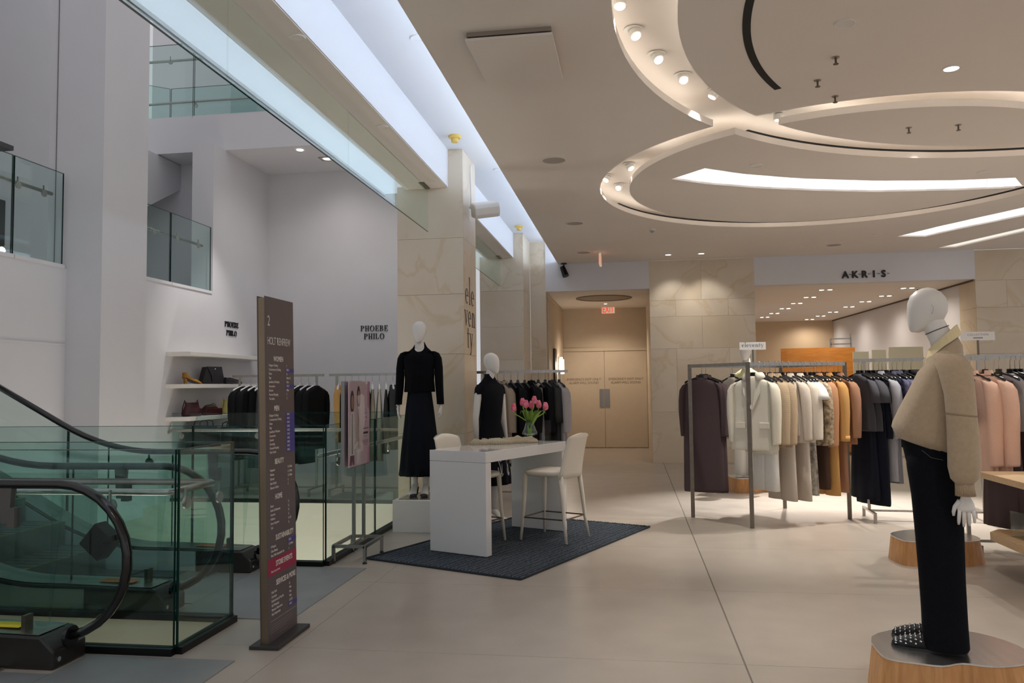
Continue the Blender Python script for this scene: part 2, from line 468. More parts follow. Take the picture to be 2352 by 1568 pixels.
# black lighting tracks let into the rings
tracks = [((4.16, 5.0, 3.345, 3.40), RAD(122 + 28), RAD(215), 'black curved track slot in the big ceiling disc'),
          ((RA[0], RA[1], 4.187, 4.22), RAD(45), RAD(134), 'black lighting track along the far edge of the big ring'),
          ((RB[0], RB[1], 2.847, 2.88), RAD(22), RAD(157), 'black lighting track along the far edge of the small ring')]
for (cx, cy, r0, r1), a0, a1, lb in tracks:
    z = (ZC - .004, ZC + .012) if r0 < 3.4 and cx > 4 else (ZC + .066, ZC + .090)
    tag(arc_strip(cx, cy, r0, r1, a0, a1, *z).obj('ceiling_track', mat('track_black', S(12, 12, 12), .7)), lb, 'track')

# ---- beam with hung glass screen along the escalator hall
for i, (y0, y1) in enumerate(((-4, 9.31), (10.1, 14.7))):
    o = struct(B().box(-2.68, -2.15, y0, y1, ZC, 4.6).obj('trim_%d' % (2 + i), M_COVE)); o.name = 'trim_%d' % (2 + i)
    B().box(-2.67, -2.16, y0, y1 - .001, ZC - .006, ZC - .0005).obj('beam_soffit', M_CEIL, o)
E1 = emit('cool_led_panel', (.77, .86, 1, 1), .74)
for y0, y1, lb in ((-4, 9.6, 'long cool white light panel beside the near beam over the escalator hall'), (10.12, 14.7, 'cool white light panel beside the far beam')):
    t = thing('light_panel', lb, 'light', (-2.86, (y0 + y1) / 2, 3.95), 0, 'soffit light panels')
    h = (y1 - y0) / 2
    B().box(-.17, .17, -h, h, .0, .012).obj('diffuser', E1, t)
    b = B(); b.box(.172, .178, -h, h, -.03, .06); b.box(-.19, -.172, -h, h, -.03, .06); b.obj('frame', M_COVE, t)
# glass screens
for ys, lb in (([-1, 1.9, 4.45, 6.55, 9.29], 'clear glass smoke screen hung under the near beam'), ([10.12, 12.4, 14.68], 'clear glass smoke screen hung under the far beam')):
    t = thing('glass_screen', lb, 'glass screen', (-2.40, ys[0], ZC - .006), 0, 'hung glass screens')
    for k in range(len(ys) - 1):
        B().box(-.006, .006, ys[k] - ys[0] + .003, ys[k + 1] - ys[0] - .003, -.53, 0).obj('pane', M_GLASSC, t)
        B().box(-.0065, .0065, ys[k] - ys[0] + .003, ys[k + 1] - ys[0] - .003, -.534, -.53).obj('pane_edge', M_GEDGE, t)
    b = B(); b.box(-.03, .03, ys[-1] - ys[0] - .3, ys[-1] - ys[0], -.012, 0); b.obj('clamp_rail', M_STEELD, t)

# ---- stone columns, each slab a piece of its own
def stone_box(name, x0, x1, y0, y1, ze, split=1, faces='fr', core=True):
    r = sroot(name)
    d = .02; g = .0015
    B().box(x0 + d, x1 - d, y0 + d, y1 - d, 0, ze[-1]).obj('core', M_FLOORB, r)
    for k in range(len(ze) - 1):
        za, zb = ze[k] + g, ze[k + 1] - g
        if 'f' in faces:
            m = split
            xs = [x0 + (x1 - x0) * q / m for q in range(m + 1)]
            if m > 1 and k % 2: xs = [x0] + [x0 + (x1 - x0) * (q + .5) / m for q in range(m)] + [x1]
            for q in range(len(xs) - 1):
                B().box(xs[q] + g, xs[q + 1] - g, y0, y0 + d, za, zb).obj('stone_slab', M_STONE, r)
        if 'r' in faces: B().box(x1 - d, x1, y0 + d + g, y1, za, zb).obj('stone_slab', M_STONE, r)
        if 'l' in faces: B().box(x0, x0 + d, y0 + d + g, y1, za, zb).obj('stone_slab', M_STONE, r)
    return r
stone_box('wall_column', -2.79, -1.97, 9.31, 10.08, [0, .95, 1.9, 2.62, 3.3, 4.38], 1, 'frl')
stone_box('wall_far_column', -2.80, -1.97, 14.7, 15.7, [0, .95, 2.0, 2.62, 3.3, 4.38], 1, 'frl')
stone_box('wall_alcove_left', -1.97, -1.66, 15.72, 19.5, [0, 1.1, 2.2, 3.3, 4.38], 1, 'fr')
stone_box('wall_pier', .375, 2.36, 15.7, 19.5, [0, .98, 2.2, 2.82, 3.14, ZC], 2, 'frl')
stone_box('wall_right_pier', 6.3, 9.5, 15.72, 16.6, [0, 1.0, 2.0, 2.85, 3.35, ZC], 3, 'fl')
# ---- alcove with the emergency exit
struct(B().box(-1.66, .375, 15.7, 15.9, 3.38, 4.4).obj('wall_alcove_bulkhead', M_WALL))
struct(B().box(-1.66, .375, 15.9, 19.6, 3.385, 3.45).obj('ceiling_alcove', M_CEIL))
struct(B().box(-1.75, .46, 19.5, 19.62, 0, 3.45).obj('wall_alcove_back', M_TAUPE))
b = B(); b.box(-1.655, -1.635, 15.95, 19.45, 0, 3.3); struct(b.obj('wall_alcove_panel', M_TAUPE))
door = sroot('door_1', (0, 19.5, 0))
b = B(); b.box(-1.75, -1.66, -.06, 0, 0, 2.42); b.box(.37, .46, -.06, 0, 0, 2.42); b.box(-1.66, .37, -.06, 0, 2.34, 2.42); b.obj('door_frame', M_TAUPE, door)
for x0, x1, hx in ((-1.655, -.652, -.72), (-.645, .365, -.585)):
    lf = B().box(x0, x1, -.045, -.004, .01, 2.335).obj('door_leaf', M_TAUPE, door, bevel=.004)
    B().box(hx - .055, hx + .055, -.06, -.045, .98, 1.42).obj('push_plate', M_STEEL, lf)
    for k, s in enumerate(('EMERGENCY EXIT ONLY', 'ALARM WILL SOUND')):
        m = textmesh(s, .082, .001, 0, .92, 'CENTER'); m.materials.append(mat('door_print', S(112, 96, 80), .6))
        o = bpy.data.objects.new('lettering', m); COL.objects.link(o); o.parent = lf
        o.location = ((x0 + x1) / 2, -.047, 1.63 - k * .085); o.rotation_euler = (pi / 2, 0, 0)
# ---- boutique beyond the pier
struct(B().box(2.36, 6.3, 15.7, 15.95, 3.383, 4.2).obj('wall_bulkhead', M_WALL))
struct(B().box(2.0, 6.6, 15.95, 25.4, 3.385, 3.45).obj('ceiling_boutique', M_CEIL))
struct(B().box(2.0, 6.6, 25.1, 25.25, 0, 3.45).obj('wall_boutique_back', mat('sand_paint', S(206, 182, 152), .7)))
struct(B().prism([(6.32, 15.8), (6.10, 23.2), (6.04, 25.1), (6.4, 25.1), (6.5, 15.8)], 0, 3.384).obj('wall_boutique_right', M_WALL))
struct(B().box(2.1, 2.3, 19.5, 25.1, 0, 3.384).obj('wall_boutique_left', M_WALL))
struct(B().prism([(6.312, 15.8), (6.09, 23.2), (6.02, 25.09), (6.0, 25.07), (6.07, 23.2), (6.292, 15.8)], 3.355, 3.384).obj('trim_4', mat('shadow_gap', S(92, 80, 68), .8)))
t = thing('curved_screen', 'orange veneered curved wooden screen inside the boutique', 'screen', (3.9, 17.6, 0))
pts = [(-.75 + 1.5 * i / 12, -.12 * (1 - ((i - 6) / 6.) ** 2)) for i in range(13)]
B().prism(pts + [(x, y + .04) for x, y in pts[::-1]], 0, 2.24).obj('veneer_panel', M_WOODO, t)
B().box(-.74, .74, -.14, .06, 0, .06).obj('plinth', M_STEELD, t)
for i, (xa, xb, ya, lb) in enumerate(((4.42, 4.72, 2.12, 'narrow pale cream partition panel next to the orange screen'), (4.78, 5.05, 2.15, 'middle pale cream partition panel in the boutique'), (5.1, 5.75, 2.2, 'wide pale cream partition panel at the boutique right wall'))):
    t = thing('partition_panel', lb, 'panel', ((xa + xb) / 2, 16.9, 0), 0, 'cream partition panels')
    h = (xb - xa) / 2
    B().box(-h, h, -.015, .015, .04, ya).obj('panel_sheet', mat('cream_sheet', S(224, 220, 192), .5), t)
    B().box(-h, h, -.05, .05, 0, .04).obj('foot', M_STEEL, t)
t = thing('chrome_frame', 'small chrome tube frame standing above the orange screen', 'frame', (4.72, 19.0, 0))
b = B()
for p, q in (((-.22, 0, 0), (-.22, 0, 2.5)), ((.22, 0, 0), (.22, 0, 2.62)), ((-.22, 0, 2.5), (.22, 0, 2.5)), ((-.22, 0, 2.38), (.22, 0, 2.38))): b.bar(p, q, .03)
b.obj('tube_frame', M_STEEL, t)

# ---- escalator hall: white walls, upper floors
def sbox(name, *a, m=None): return struct(B().box(*a).obj(name, m or M_WALL))
sbox('wall_left', -6.6, -6.25, 6.75, 8.05, 0, 2.88)
sbox('wall_left_pier', -6.5, -5.82, 8.05, 8.88, 0, 9.5)
sbox('wall_left_shelves', -6.6, -6.25, 8.88, 13.05, 0, 2.955)
sbox('wall_left_upper', -6.6, -6.25, 11.2, 13.05, 2.955, 5.27)
sbox('wall_left_top', -8.0, -7.6, 2, 9.9, 2.88, 9.5)
sbox('wall_left_recess', -8.6, -8.3, 8.88, 13.5, 2.955, 5.27)
sbox('wall_recess_back', -8.3, -6.6, 12.2, 12.4, 2.955, 5.27)
sbox('wall_back', -6.6, -2.6, 13.05, 13.3, 0, 5.27)
sbox('wall_back_upper', -9.5, -2.6, 14.6, 14.8, 5.8, 9.5)
sbox('wall_upper_step', -7.05, -6.55, 13.2, 14.6, 5.8, 9.5)
sbox('floor_upper', -9.5, -2.69, 11.55, 14.6, 5.27, 5.82)
sbox('floor_mezzanine', -8.3, -6.6, -2, 13.0, 2.7, 2.87)
o = struct(B().prism([(10.6, 4.0), (12.19, 4.85), (12.19, 5.26), (10.6, 5.26)], -8.29, -7.4, 'x').obj('trim_5', M_WALL))
sbox('trim_6', -6.252, -6.24, 6.76, 8.04, 2.02, 2.035)
sbox('trim_7', -6.408, -6.402, 8.04, 8.05, 2.9, 9.4, m=mat('grey_joint', S(130, 126, 124), .9))  # thin grey strip marks the joint beside the pier
# slab edge of the floor above the beam (keeps daylight off the cove)
sbox('floor_above', -3.06, 9.5, -4, 15.7, 4.62, 4.9, m=M_CEIL)
sbox('trim_8', -3.06, -3.03, -4, 9.6, 3.92, 4.62, m=M_COVE)
# ================================================================== GLASS GUARDS
def guard(label, runs, tubes, discs, group, top=1.16, z0=0.0, brackets=True):
    """runs: list of (p, q, joints) along floor; glass panes with dark edges and a base shoe"""
    p0 = runs[0][0]
    t = thing('glass_guard', label, 'guard rail', (p0[0], p0[1], z0), 0, group)
    for p, q, n in runs:
        P = Vector((p[0] - p0[0], p[1] - p0[1], 0)); Q = Vector((q[0] - p0[0], q[1] - p0[1], 0)); d = (Q - P).normalized(); L = (Q - P).length
        nx = Vector((-d.y, d.x, 0))
        b = B(); b.bar(P + Vector((0, 0, .02)), Q + Vector((0, 0, .02)), .07, .04); b.obj('base_shoe', M_BLACKM if z0 == 0 else M_WALL, t)
        for k in range(n):
            a = P + d * (L * k / n + .006); c = P + d * (L * (k + 1) / n - .006)
            rs = [[tuple(o + nx * s + Vector((0, 0, z))) for s, z in ((-.007, .04), (.007, .04), (.007, top), (-.007, top))] for o in (a, c)]
            pane = B().rings(rs).obj('pane', M_GLASS, t)
            e = B()
            for o in (a, c):
                e.bar(o + Vector((0, 0, .04)), o + Vector((0, 0, top)), .016, .003) if abs(d.x) < .5 else e.bar(o + Vector((0, 0, .04)), o + Vector((0, 0, top)), .003, .016)
            e.bar(a + Vector((0, 0, top)), c + Vector((0, 0, top)), .015, .004)
            e.obj('pane_edge', M_GEDGE, pane)
    for path in tubes:
        B().tube([(x - p0[0], y - p0[1], z) for x, y, z in path], .021, 12).obj('handrail', M_STEEL, t, smooth=True)
    for (x, y, z, ax) in discs:
        c = (x - p0[0], y - p0[1], z)
        m = B().disc(c, .038, .014, 20, ax).obj('clamp_disc', M_STEEL, t)
        b = B(); b.bar(c, (c[0], c[1], z + .09), .012); b.obj('bracket', M_STEEL, t)
    return t
guard('glass guard around the well between the two escalators, nearest to the viewer',
      [((-8, 4.29), (-2.605, 4.29), 3), ((-2.60, 4.30), (-2.60, 4.945), 1), ((-2.61, 4.945), (-8, 4.945), 3)],
      [[(-8, 4.37, .905), (-2.72, 4.37, .905), (-2.69, 4.40, .905), (-2.69, 4.84, .905), (-2.72, 4.87, .905), (-8, 4.87, .905)]],
      [(-3.03, 4.30, .835, 'y'), (-2.625, 4.80, .82, 'x'), (-2.625, 4.42, .84, 'x')], 'glass guards on this floor')
guard('large glass guard around the far well beside the poster stand',
      [((-6.24, 6.545), (-2.615, 6.545), 3), ((-2.605, 6.55), (-2.605, 9.2), 2), ((-6.45, 10.17), (-2.79, 10.17), 2)],
      [[(-6.34, 10.08, .885), (-6.2, 10.08, .962), (-2.8, 10.08, .962)], [(-2.70, 6.62, .92), (-2.70, 9.2, .92)]],
      [(-6.1, 10.15, .88, 'y'), (-5.0, 10.15, .88, 'y'), (-3.9, 10.15, .88, 'y'), (-4.25, 6.56, .87, 'y'), (-2.63, 6.9, .85, 'x'), (-2.63, 7.6, .85, 'x'), (-2.63, 8.4, .85, 'x')], 'glass guards on this floor', top=1.19)
guard('upper glass guard on the left parapet beside the white pier', [((-6.27, 6.76), (-6.27, 7.26), 1), ((-6.27, 7.27), (-6.27, 8.0), 1)],
      [[(-6.36, 6.76, .83), (-6.36, 7.93, .83)]], [(-6.29, 7.35, .78, 'x'), (-6.29, 7.72, .78, 'x')], 'glass guards on the upper levels', top=1.07, z0=2.88)
guard('upper glass guard in the wall opening above the handbag shelves', [((-6.27, 9.0), (-6.27, 10.1), 1), ((-6.27, 10.11), (-6.27, 11.17), 1)],
      [[(-6.36, 9.0, .72), (-6.36, 11.08, .72)]], [(-6.29, 9.75, .68, 'x'), (-6.29, 10.3, .68, 'x'), (-6.29, 10.85, .68, 'x')], 'glass guards on the upper levels', top=1.01, z0=2.955)
guard('front glass guard of the top floor balcony', [((-9.2, 11.6), (-6.83, 11.6), 1), ((-6.82, 11.6), (-4.6, 11.6), 1), ((-4.59, 11.6), (-2.7, 11.6), 1)],
      [[(-9.2, 11.7, 1.02), (-2.7, 11.7, 1.02)]], [(-7.25, 11.62, .97, 'y'), (-6.1, 11.62, .97, 'y')], 'glass guards on the upper levels', top=1.24, z0=5.82)
guard('rear glass guard seen behind the top floor balcony', [((-9.2, 12.1), (-8.1, 13.0), 1), ((-8.09, 13.0), (-5.6, 13.0), 1), ((-5.59, 13.0), (-2.8, 13.0), 1)],
      [[(-9.2, 12.2, .5), (-8.1, 12.95, .82), (-2.8, 12.95, .82)]], [(-7.6, 12.98, .76, 'y'), (-6.2, 12.98, .76, 'y')], 'glass guards on the upper levels', top=1.1, z0=5.82)

# ================================================================== ESCALATORS
def escalator(label, yc, half, sides=(-1, 1)):
    t = thing('escalator', label, 'escalator', (-3.3, yc, 0), 0, 'escalators')
    SL = .53
    def bend(z_flat, x0, n=8, span=.9):   # flat then rising to the left; local x
        pts = []
        for i in range(n + 1):
            u = i / n
            pts.append((x0 - span * u, z_flat + SL * span * u * u / 2))
        return pts
    for s in sides:
        y = s * half
        # base / decking with chamfered nose
        prof = [(.18, 0), (.18, .10), (.10, .175), (-.6, .19)] + bend(.19, -.75) + [(-4.2, .19 + SL * (4.2 - .75 - .45)), (-4.2, 0)]
        dk = B().prism([(x, z) for x, z in prof], y - .135, y + .135, 'y').obj('decking', mat('escalator_deck', S(58, 54, 52), .3, .5), t, bevel=.012)
        tp = [(.08, .178), (-.6, .1915)] + [(x, z + .0015) for x, z in bend(.19, -.75)] + [(-4.2, .1915 + SL * 3.0)]
        b = B()
        b.rings([[(x, y + w, z + h) for w, h in ((-.115, .001), (.115, .001), (.115, .004), (-.115, .004))] for x, z in tp])
        b.obj('deck_cover', M_STEEL, dk)
        b = B(); b.disc((.172, y, .145), .06, .02, 16, 'x'); b.obj('handrail_inlet', M_BLACKP, dk)
        b = B(); b.disc((.181, y - .09, .05), .014, .004, 10, 'x'); b.obj('key_switch', M_CHROME, dk)
        # glass balustrade
        lo = [(.05, .19), (-.6, .19)] + bend(.19, -.75) + [(-4.2, .19 + SL * 3.0)]
        up = [(.12, .93), (-.6, .96)] + bend(.96, -.75) + [(-4.2, .96 + SL * 3.0)]
        arc = [(.10 + .385 * cos(a), .575 + .385 * sin(a)) for a in [RAD(80 - 12 * i) for i in range(13)]]
        cuts = [0, 1, 6, len(lo) - 1]
        rim = [(.12 + .39 * cos(RAD(80 - 10 * i)), .57 + .385 * sin(RAD(80 - 10 * i))) for i in range(0, 16)]
        B().prism([(.05, .95), (.05, .2)] + [(x, z) for x, z in rim[::-1]], y - .006, y + .006, 'y').obj('glass_panel', M_GLASS, t)
        for a, c in zip(cuts[:-1], cuts[1:]):
            poly = lo[a:c + 1] + up[a:c + 1][::-1]
            gp = B().prism(poly, y - .006, y + .006, 'y').obj('glass_panel', M_GLASS, t)
            x, z0_, z1_ = lo[c][0], lo[c][1], up[c][1]
            b = B(); b.bar((x, y, z0_), (up[c][0], y, z1_), .006, .013); b.obj('panel_joint', M_GEDGE, gp)
        # handrail
        top = [(.10 + .42 * cos(a), .56 + .42 * sin(a)) for a in [RAD(90 - 12 * i) for i in range(15)]]
        path = [(-4.2, .98 + SL * 3.0)] + bend(.98, -.75)[::-1] + [(-.6, .98)] + top + [(.19, .145)]
        B().tube([(x, y, z) for x, z in path], .033, 12, flat=.75).obj('handrail', M_RUBBER, t, smooth=True)
        # bracket post under the handrail near the newel
        b = B(); b.prism([(-.27, .96), (-.19, .96), (-.205, .76), (-.255, .76)], y - .02, y + .02, 'y'); b.box(-.215, -.165, y - .025, y + .025, .74, .85); b.obj('sensor_bracket', mat('grey_plastic', S(92, 86, 82), .5), t)
        # skirt along the steps
        sk = [(-.3, .0), (-.3, .17)] + [(x, z - .02) for x, z in bend(.19, -.75)] + [(-4.2, .17 + SL * 3.0), (-4.2, SL * 3.0 - .15)] + [(x, z - .19) for x, z in bend(.19, -.9)[::-1]]
        yi = y - s * .14
        B().prism(sk, yi - .004, yi + .004, 'y').obj('skirt', mat('skirt_steel', S(214, 216, 216), .4, .35), t)
        yo = y + s * .1375
        B().prism([(-.4, .01), (-.4, .165)] + [(x, z - .025) for x, z in bend(.19, -.75)] + [(-4.2, .165 + SL * 3.0), (-4.2, .01)], yo - .002, yo + .002, 'y').obj('side_cladding', mat('cladding_steel', S(170, 170, 166), .4, .5), t)
        B().box(-.36, -.10, y - .05, y + .05, .1955, .1965).obj('warning_sticker', mat('sticker_yellow', S(226, 200, 30), .5) if yc < 4.5 else mat('sticker_orange', S(226, 120, 50), .5), t)
        b = B(); b.box(-.06, -.035, y - s * .05 - .03, y - s * .05 + .03, .185, .27); b.obj('stop_plate', M_STEELD, t)
    # black sensor cube on the near newel
    # steps
    sm = B(); sm.box(-.2, .2, -(half - .15), half - .15, -.2, 0); 
    for k in range(8): sm.box(-.2, .2, -(half - .15) + .1 * k, -(half - .15) + .1 * k + .02, 0, .004)
    me = sm.mesh('step'); me.materials.append(mat('step_metal', S(120, 120, 120), .4, .7))
    for k in range(8):
        x = -.55 - .38 * k
        z = .012 if k < 2 else .012 + .2 * (k - 1) * .98
        inst('step', me, t, (x, 0, z))
        if k > 1: 
            b = B(); b.box(x + .195, x + .199, -(half - .15), half - .15, z - .01, z + .003); b.obj('step_edge', mat('step_yellow', S(206, 178, 40), .5), t)
    B().box(-.36, -.1, -(half - .15), half - .15, .0, .012).obj('comb_plate', M_STEEL, t)
    return t
ea = escalator('near escalator cut off by the left edge, black handrail curling down in front', 3.49, .615)
eb = escalator('far escalator rising to the left behind the first glass guard', 5.745, .615)
t = thing('sensor_box', 'small black sensor cube fixed to the near handrail newel', 'sensor', (-2.98, 4.16, .66))
b = B(); b.box(-.075, .075, -.05, .05, -.075, .075); o = b.obj('housing', mat('matt_black', S(10, 10, 10), .7), t, bevel=.006); o.rotation_euler = (0, RAD(40), 0)
B().bar((.02, -.03, .0), (.13, -.05, .03), .03).obj('bracket', M_BLACKP, t)
# metal landing plates
M_MAT = mat('landing_plate', S(150, 151, 151), .42, .45, var=.12, scale=2.5, bump=.25, bscale=400)
for (x0, x1, y0, y1, lb) in ((-3.7, -2.205, 2.6, 4.225, 'ribbed grey metal landing plate of the near escalator'), (-3.62, -2.225, 5.0, 6.49, 'ribbed grey metal landing plate of the far escalator')):
    t = thing('landing_plate', lb, 'floor plate', ((x0 + x1) / 2, (y0 + y1) / 2, 0), 0, 'escalator landing plates')
    hx, hy = (x1 - x0) / 2, (y1 - y0) / 2
    xs_ = -3.09 - (x0 + x1) / 2
    B().box(-hx, xs_ - .003, -.44 if y0 > 4.5 else -.3, .44 if y0 > 4.5 else .5, 0, .006).obj('plate', M_MAT, t)
    B().box(xs_, hx, -hy, hy, 0, .006).obj('plate', M_MAT, t)

# ================================================================== CEILING FIXTURES AND LAMPS
WARM = (1, .85, .69)
NEU = (1, .95, .89)
K_RACK = 2.6
E_SPOT = emit('spot_lens', (1, .93, .82, 1), 9)
E_SLOT = emit('slot_stripe_bright', (1, .97, .97, 1), 1.30)
E_SLOT2 = emit('slot_stripe_soft', (1, .97, .97, 1), 1.10)  # softer slices imitate the stripes of grazing light in the slot
E_WARM = emit('slot_led_warm', (1, .94, .84, 1), 1.0)
# luminous slots
def slot_light(label, near, far, n, mats):
    t = thing('slot_light', label, 'light', (near[0][0], near[0][1], ZC + .022), 0, 'curved slot lights')
    ox, oy = near[0]
    for k in range(n):
        a, b_ = lerp(near, k / n), lerp(near, (k + 1) / n - .001); c, d = lerp(far, (k + 1) / n - .001), lerp(far, k / n)
        B().prism([(p[0] - ox, p[1] - oy) for p in (a, b_, c, d)], 0, .01).obj('glow_slice', mats[k % len(mats)], t)
    return t
slot_light('long curved white light slot inside the small ceiling ring', s1n, s1f, 22, [E_SLOT, E_SLOT2])
slot_light('short curved white light slot right of the small ring', s2[:5], s2[5:][::-1], 9, [E_SLOT, E_SLOT2])
slot_light('warm curved light slot next to the right stone pier', s3[:4], s3[4:][::-1], 7, [E_WARM])
# cove LED along the ceiling edge
E_COVE = emit('cove_led', (.66, .80, 1, 1), 26)
t = thing('cove_light', 'bluish light strip hidden along the ceiling edge by the beam', 'light', (-1.27, 5.85, ZC + .076))
B().box(-.012, .012, -9.8, 9.8, .0, .03).obj('led_strip', E_COVE, t)
B().box(-.03, .03, -9.8, 9.8, -.01, -.001).obj('led_channel', M_STEEL, t)

# ring spots
sp_cup = B().lathe([(.028, -.06), (.045, -.055), (.05, -.02), (.035, .005)], 16).mesh('spot_cup'); sp_cup.materials.append(M_WHITEM)
sp_lens = B().disc((0, 0, -.064), .034, .004, 16).mesh('spot_lens'); sp_lens.materials.append(E_SPOT)
sp_trim = B().lathe([(.074, 0), (.074, .006), (.05, .01), (.046, 0)], 20).mesh('spot_trim'); sp_trim.materials.append(M_WHITEM)
def ring_spot(x, y, target, energy, label, on=True, group='swivel spots in the ceiling rings'):
    t = thing('swivel_spot', label, 'spotlight', (x, y, 4.168), 0, group)
    tr = inst('trim', sp_trim, t, (0, 0, -.012))
    hd = inst('lamp_head', sp_cup, t, (0, 0, -.02))
    v = Vector(target) - Vector((x, y, 4.148))
    q = v.to_track_quat('-Z', 'Y').to_euler(); hd.rotation_euler = q
    ln = inst('lens', sp_lens if on else sp_cup, hd)
    if on:
        l = lamp('spot_beam', 'SPOT', (x, y, 4.148), energy, NEU if energy < 500 else (1, .97, .95), size=.03, spot=62, blend=.8)
        l.location = Vector((x, y, 4.148)) + v.normalized() * .09; l.rotation_euler = q
    return t
spots = [(-.03, 5.39, (.2, 4.4, 0), 60, 'ring spot closest to the viewer, cut by the top edge'), (.066, 5.905, (1.3, 4.4, .8), 110, 'second ring spot from the top edge in the big ring'),
         (.247, 6.389, (1.5, 4.6, .9), 110, 'third ring spot from the top edge in the big ring'), (.486, 6.868, (1.0, 4.0, 0), 80, 'lowest lit spot on the left curve of the big ring'),
         (.80, 7.28, (-1.0, 7.4, .9), 70, 'half hidden ring spot beside the ring crossing'), (1.485, 8.02, (1.3, 8.3, 0), 90, 'spot in the lens where the two rings cross'),
         (.02, 9.57, (1.5, 8.5, 1.2), 110, 'upper lit spot on the left curve of the small ring'), (-.25, 10.06, (-1.6, 9.0, 1.3), 60, 'dim spot on the outer edge of the small ring'),
         (-.11, 10.54, (-1.0, 8.0, .9), 60, 'dim spot lowest on the left curve of the small ring'),
         (3.2, 8.98, (2.0, 8.6, .8), 130, 'spot at the far edge of the big ring over the clothes rail'), (4.4, 9.1, (2.9, 8.3, .5), 140, 'spot at the far edge of the big ring near the right picture edge'),
         (2.3, 12.5, (1.75, 9.5, 0), 560, 'spot at the far edge of the small ring'), (3.9, 12.1, (2.9, 9.5, 0), 560, 'spot on the right far curve of the small ring')]
for x, y, tg, e, lb in spots: ring_spot(x, y, tg, e * (K_RACK if tg[0] > 1.2 and tg[1] > 5 else 1.), lb)

# recessed round downlights / speaker discs / sprinklers
def ceil_disc(x, y, z, r, label, name='ceiling_speaker', cat='ceiling speaker', m=None, group='round ceiling discs'):
    t = thing(name, label, cat, (x, y, z), 0, group)
    B().lathe([(r, 0), (r, -.006), (r * .9, -.01), (r * .86, -.006)], 28, cap0=False, cap1=False).obj('rim', M_WHITEM, t)
    B().disc((0, 0, -.007), r * .87, .004, 28).obj('grille', m or M_CEIL, t)
    return t
M_GRILL = mat('speaker_grille', S(176, 166, 156), .8, bump=.3, bscale=900)
for x, y, r, lb in ((-.777, 8.39, .14, 'largest round grille on the ceiling left of the small ring'), (-.79, 11.75, .14, 'middle of three round grilles left of the small ring'), (-.82, 14.37, .14, 'farthest of three round grilles near the alcove'),
                    (3.56, 14.56, .14, 'round grille on the ceiling in front of the boutique sign')):
    ceil_disc(x, y, ZC, r, lb, m=M_GRILL)
for x, y, lb in ((1.47, 5.52, 'plain white disc on the big ceiling disc'), (1.41, 9.03, 'plain white disc above the long light slot'), (4.08, 9.83, 'plain white disc at the right above the light slot'), (4.03, 13.68, 'small white disc near the short light slot')):  # plain ceiling discs, function unknown
    ceil_disc(x, y, ZC, .07, lb, 'ceiling_disc', 'ceiling disc', M_WHITEM, 'plain ceiling caps')
for x, y, lb in ((-2.22, 5.07, 'nearest disc under the beam'), (-2.23, 6.98, 'middle disc under the beam'), (-2.25, 8.92, 'disc under the beam next to the column')):
    ceil_disc(x, y, ZC - .006, .055, lb, 'ceiling_disc', 'ceiling disc', M_CEIL, 'discs under the beam')
for x, y, lb in ((-1.69, 6.23, 'white disc in the cove near the top edge'), (-1.70, 10.29, 'white disc in the cove past the column')):
    ceil_disc(x, y, 4.38, .06, lb, 'ceiling_disc', 'ceiling disc', M_COVE, 'discs in the cove')
def downlight(x, y, z, energy, label, tgt=None, group='recessed downlights', spot=90, col=NEU, r=.055, tilt=(0, 0, -1)):
    t = thing('downlight', label, 'downlight', (x, y, z), 0, group)
    B().lathe([(r * 1.35, 0), (r * 1.35, -.005), (r, -.006), (r * .95, 0)], 20, cap0=False, cap1=False).obj('trim', M_WHITEM, t)
    B().disc((0, 0, -.004), r * .95, .002, 20).obj('lens', E_SPOT, t)
    if energy:
        l = lamp('downlight_beam', 'SPOT', (x, y, z - .03), energy, col, size=.05, spot=spot, blend=.7)
        if tgt: l.rotation_euler = (Vector(tgt) - Vector((x, y, z - .03))).to_track_quat('-Z', 'Y').to_euler()
    return t
downlight(2.497, 6.484, ZC, 60, 'lit round downlight on the big ceiling disc')
downlight(.72, 15.0, ZC, 30, 'left of two small downlights washing the stone pier', (.9, 15.7, 2.6), spot=75)
downlight(1.32, 15.0, ZC, 30, 'right of two small downlights washing the stone pier', (1.5, 15.7, 2.6), spot=75)
# unseen downlights added behind and beside the viewer to brighten the hall
k = 0
for x, y in ((-.7, 1.5), (-.7, -1.5), (2.2, 1.8), (4.6, 4.2), (5.6, 7.6), (6.4, 10.2), (2.2, -1.5), (6.6, 2.5)):
    downlight(x, y, ZC, 170 if x > 3 else 70, '%s added downlight outside the picture, counted from the viewer' % ['first', 'second', 'third', 'fourth', 'fifth', 'sixth', 'seventh', 'eighth'][k], group='added downlights outside the picture', spot=125); k += 1
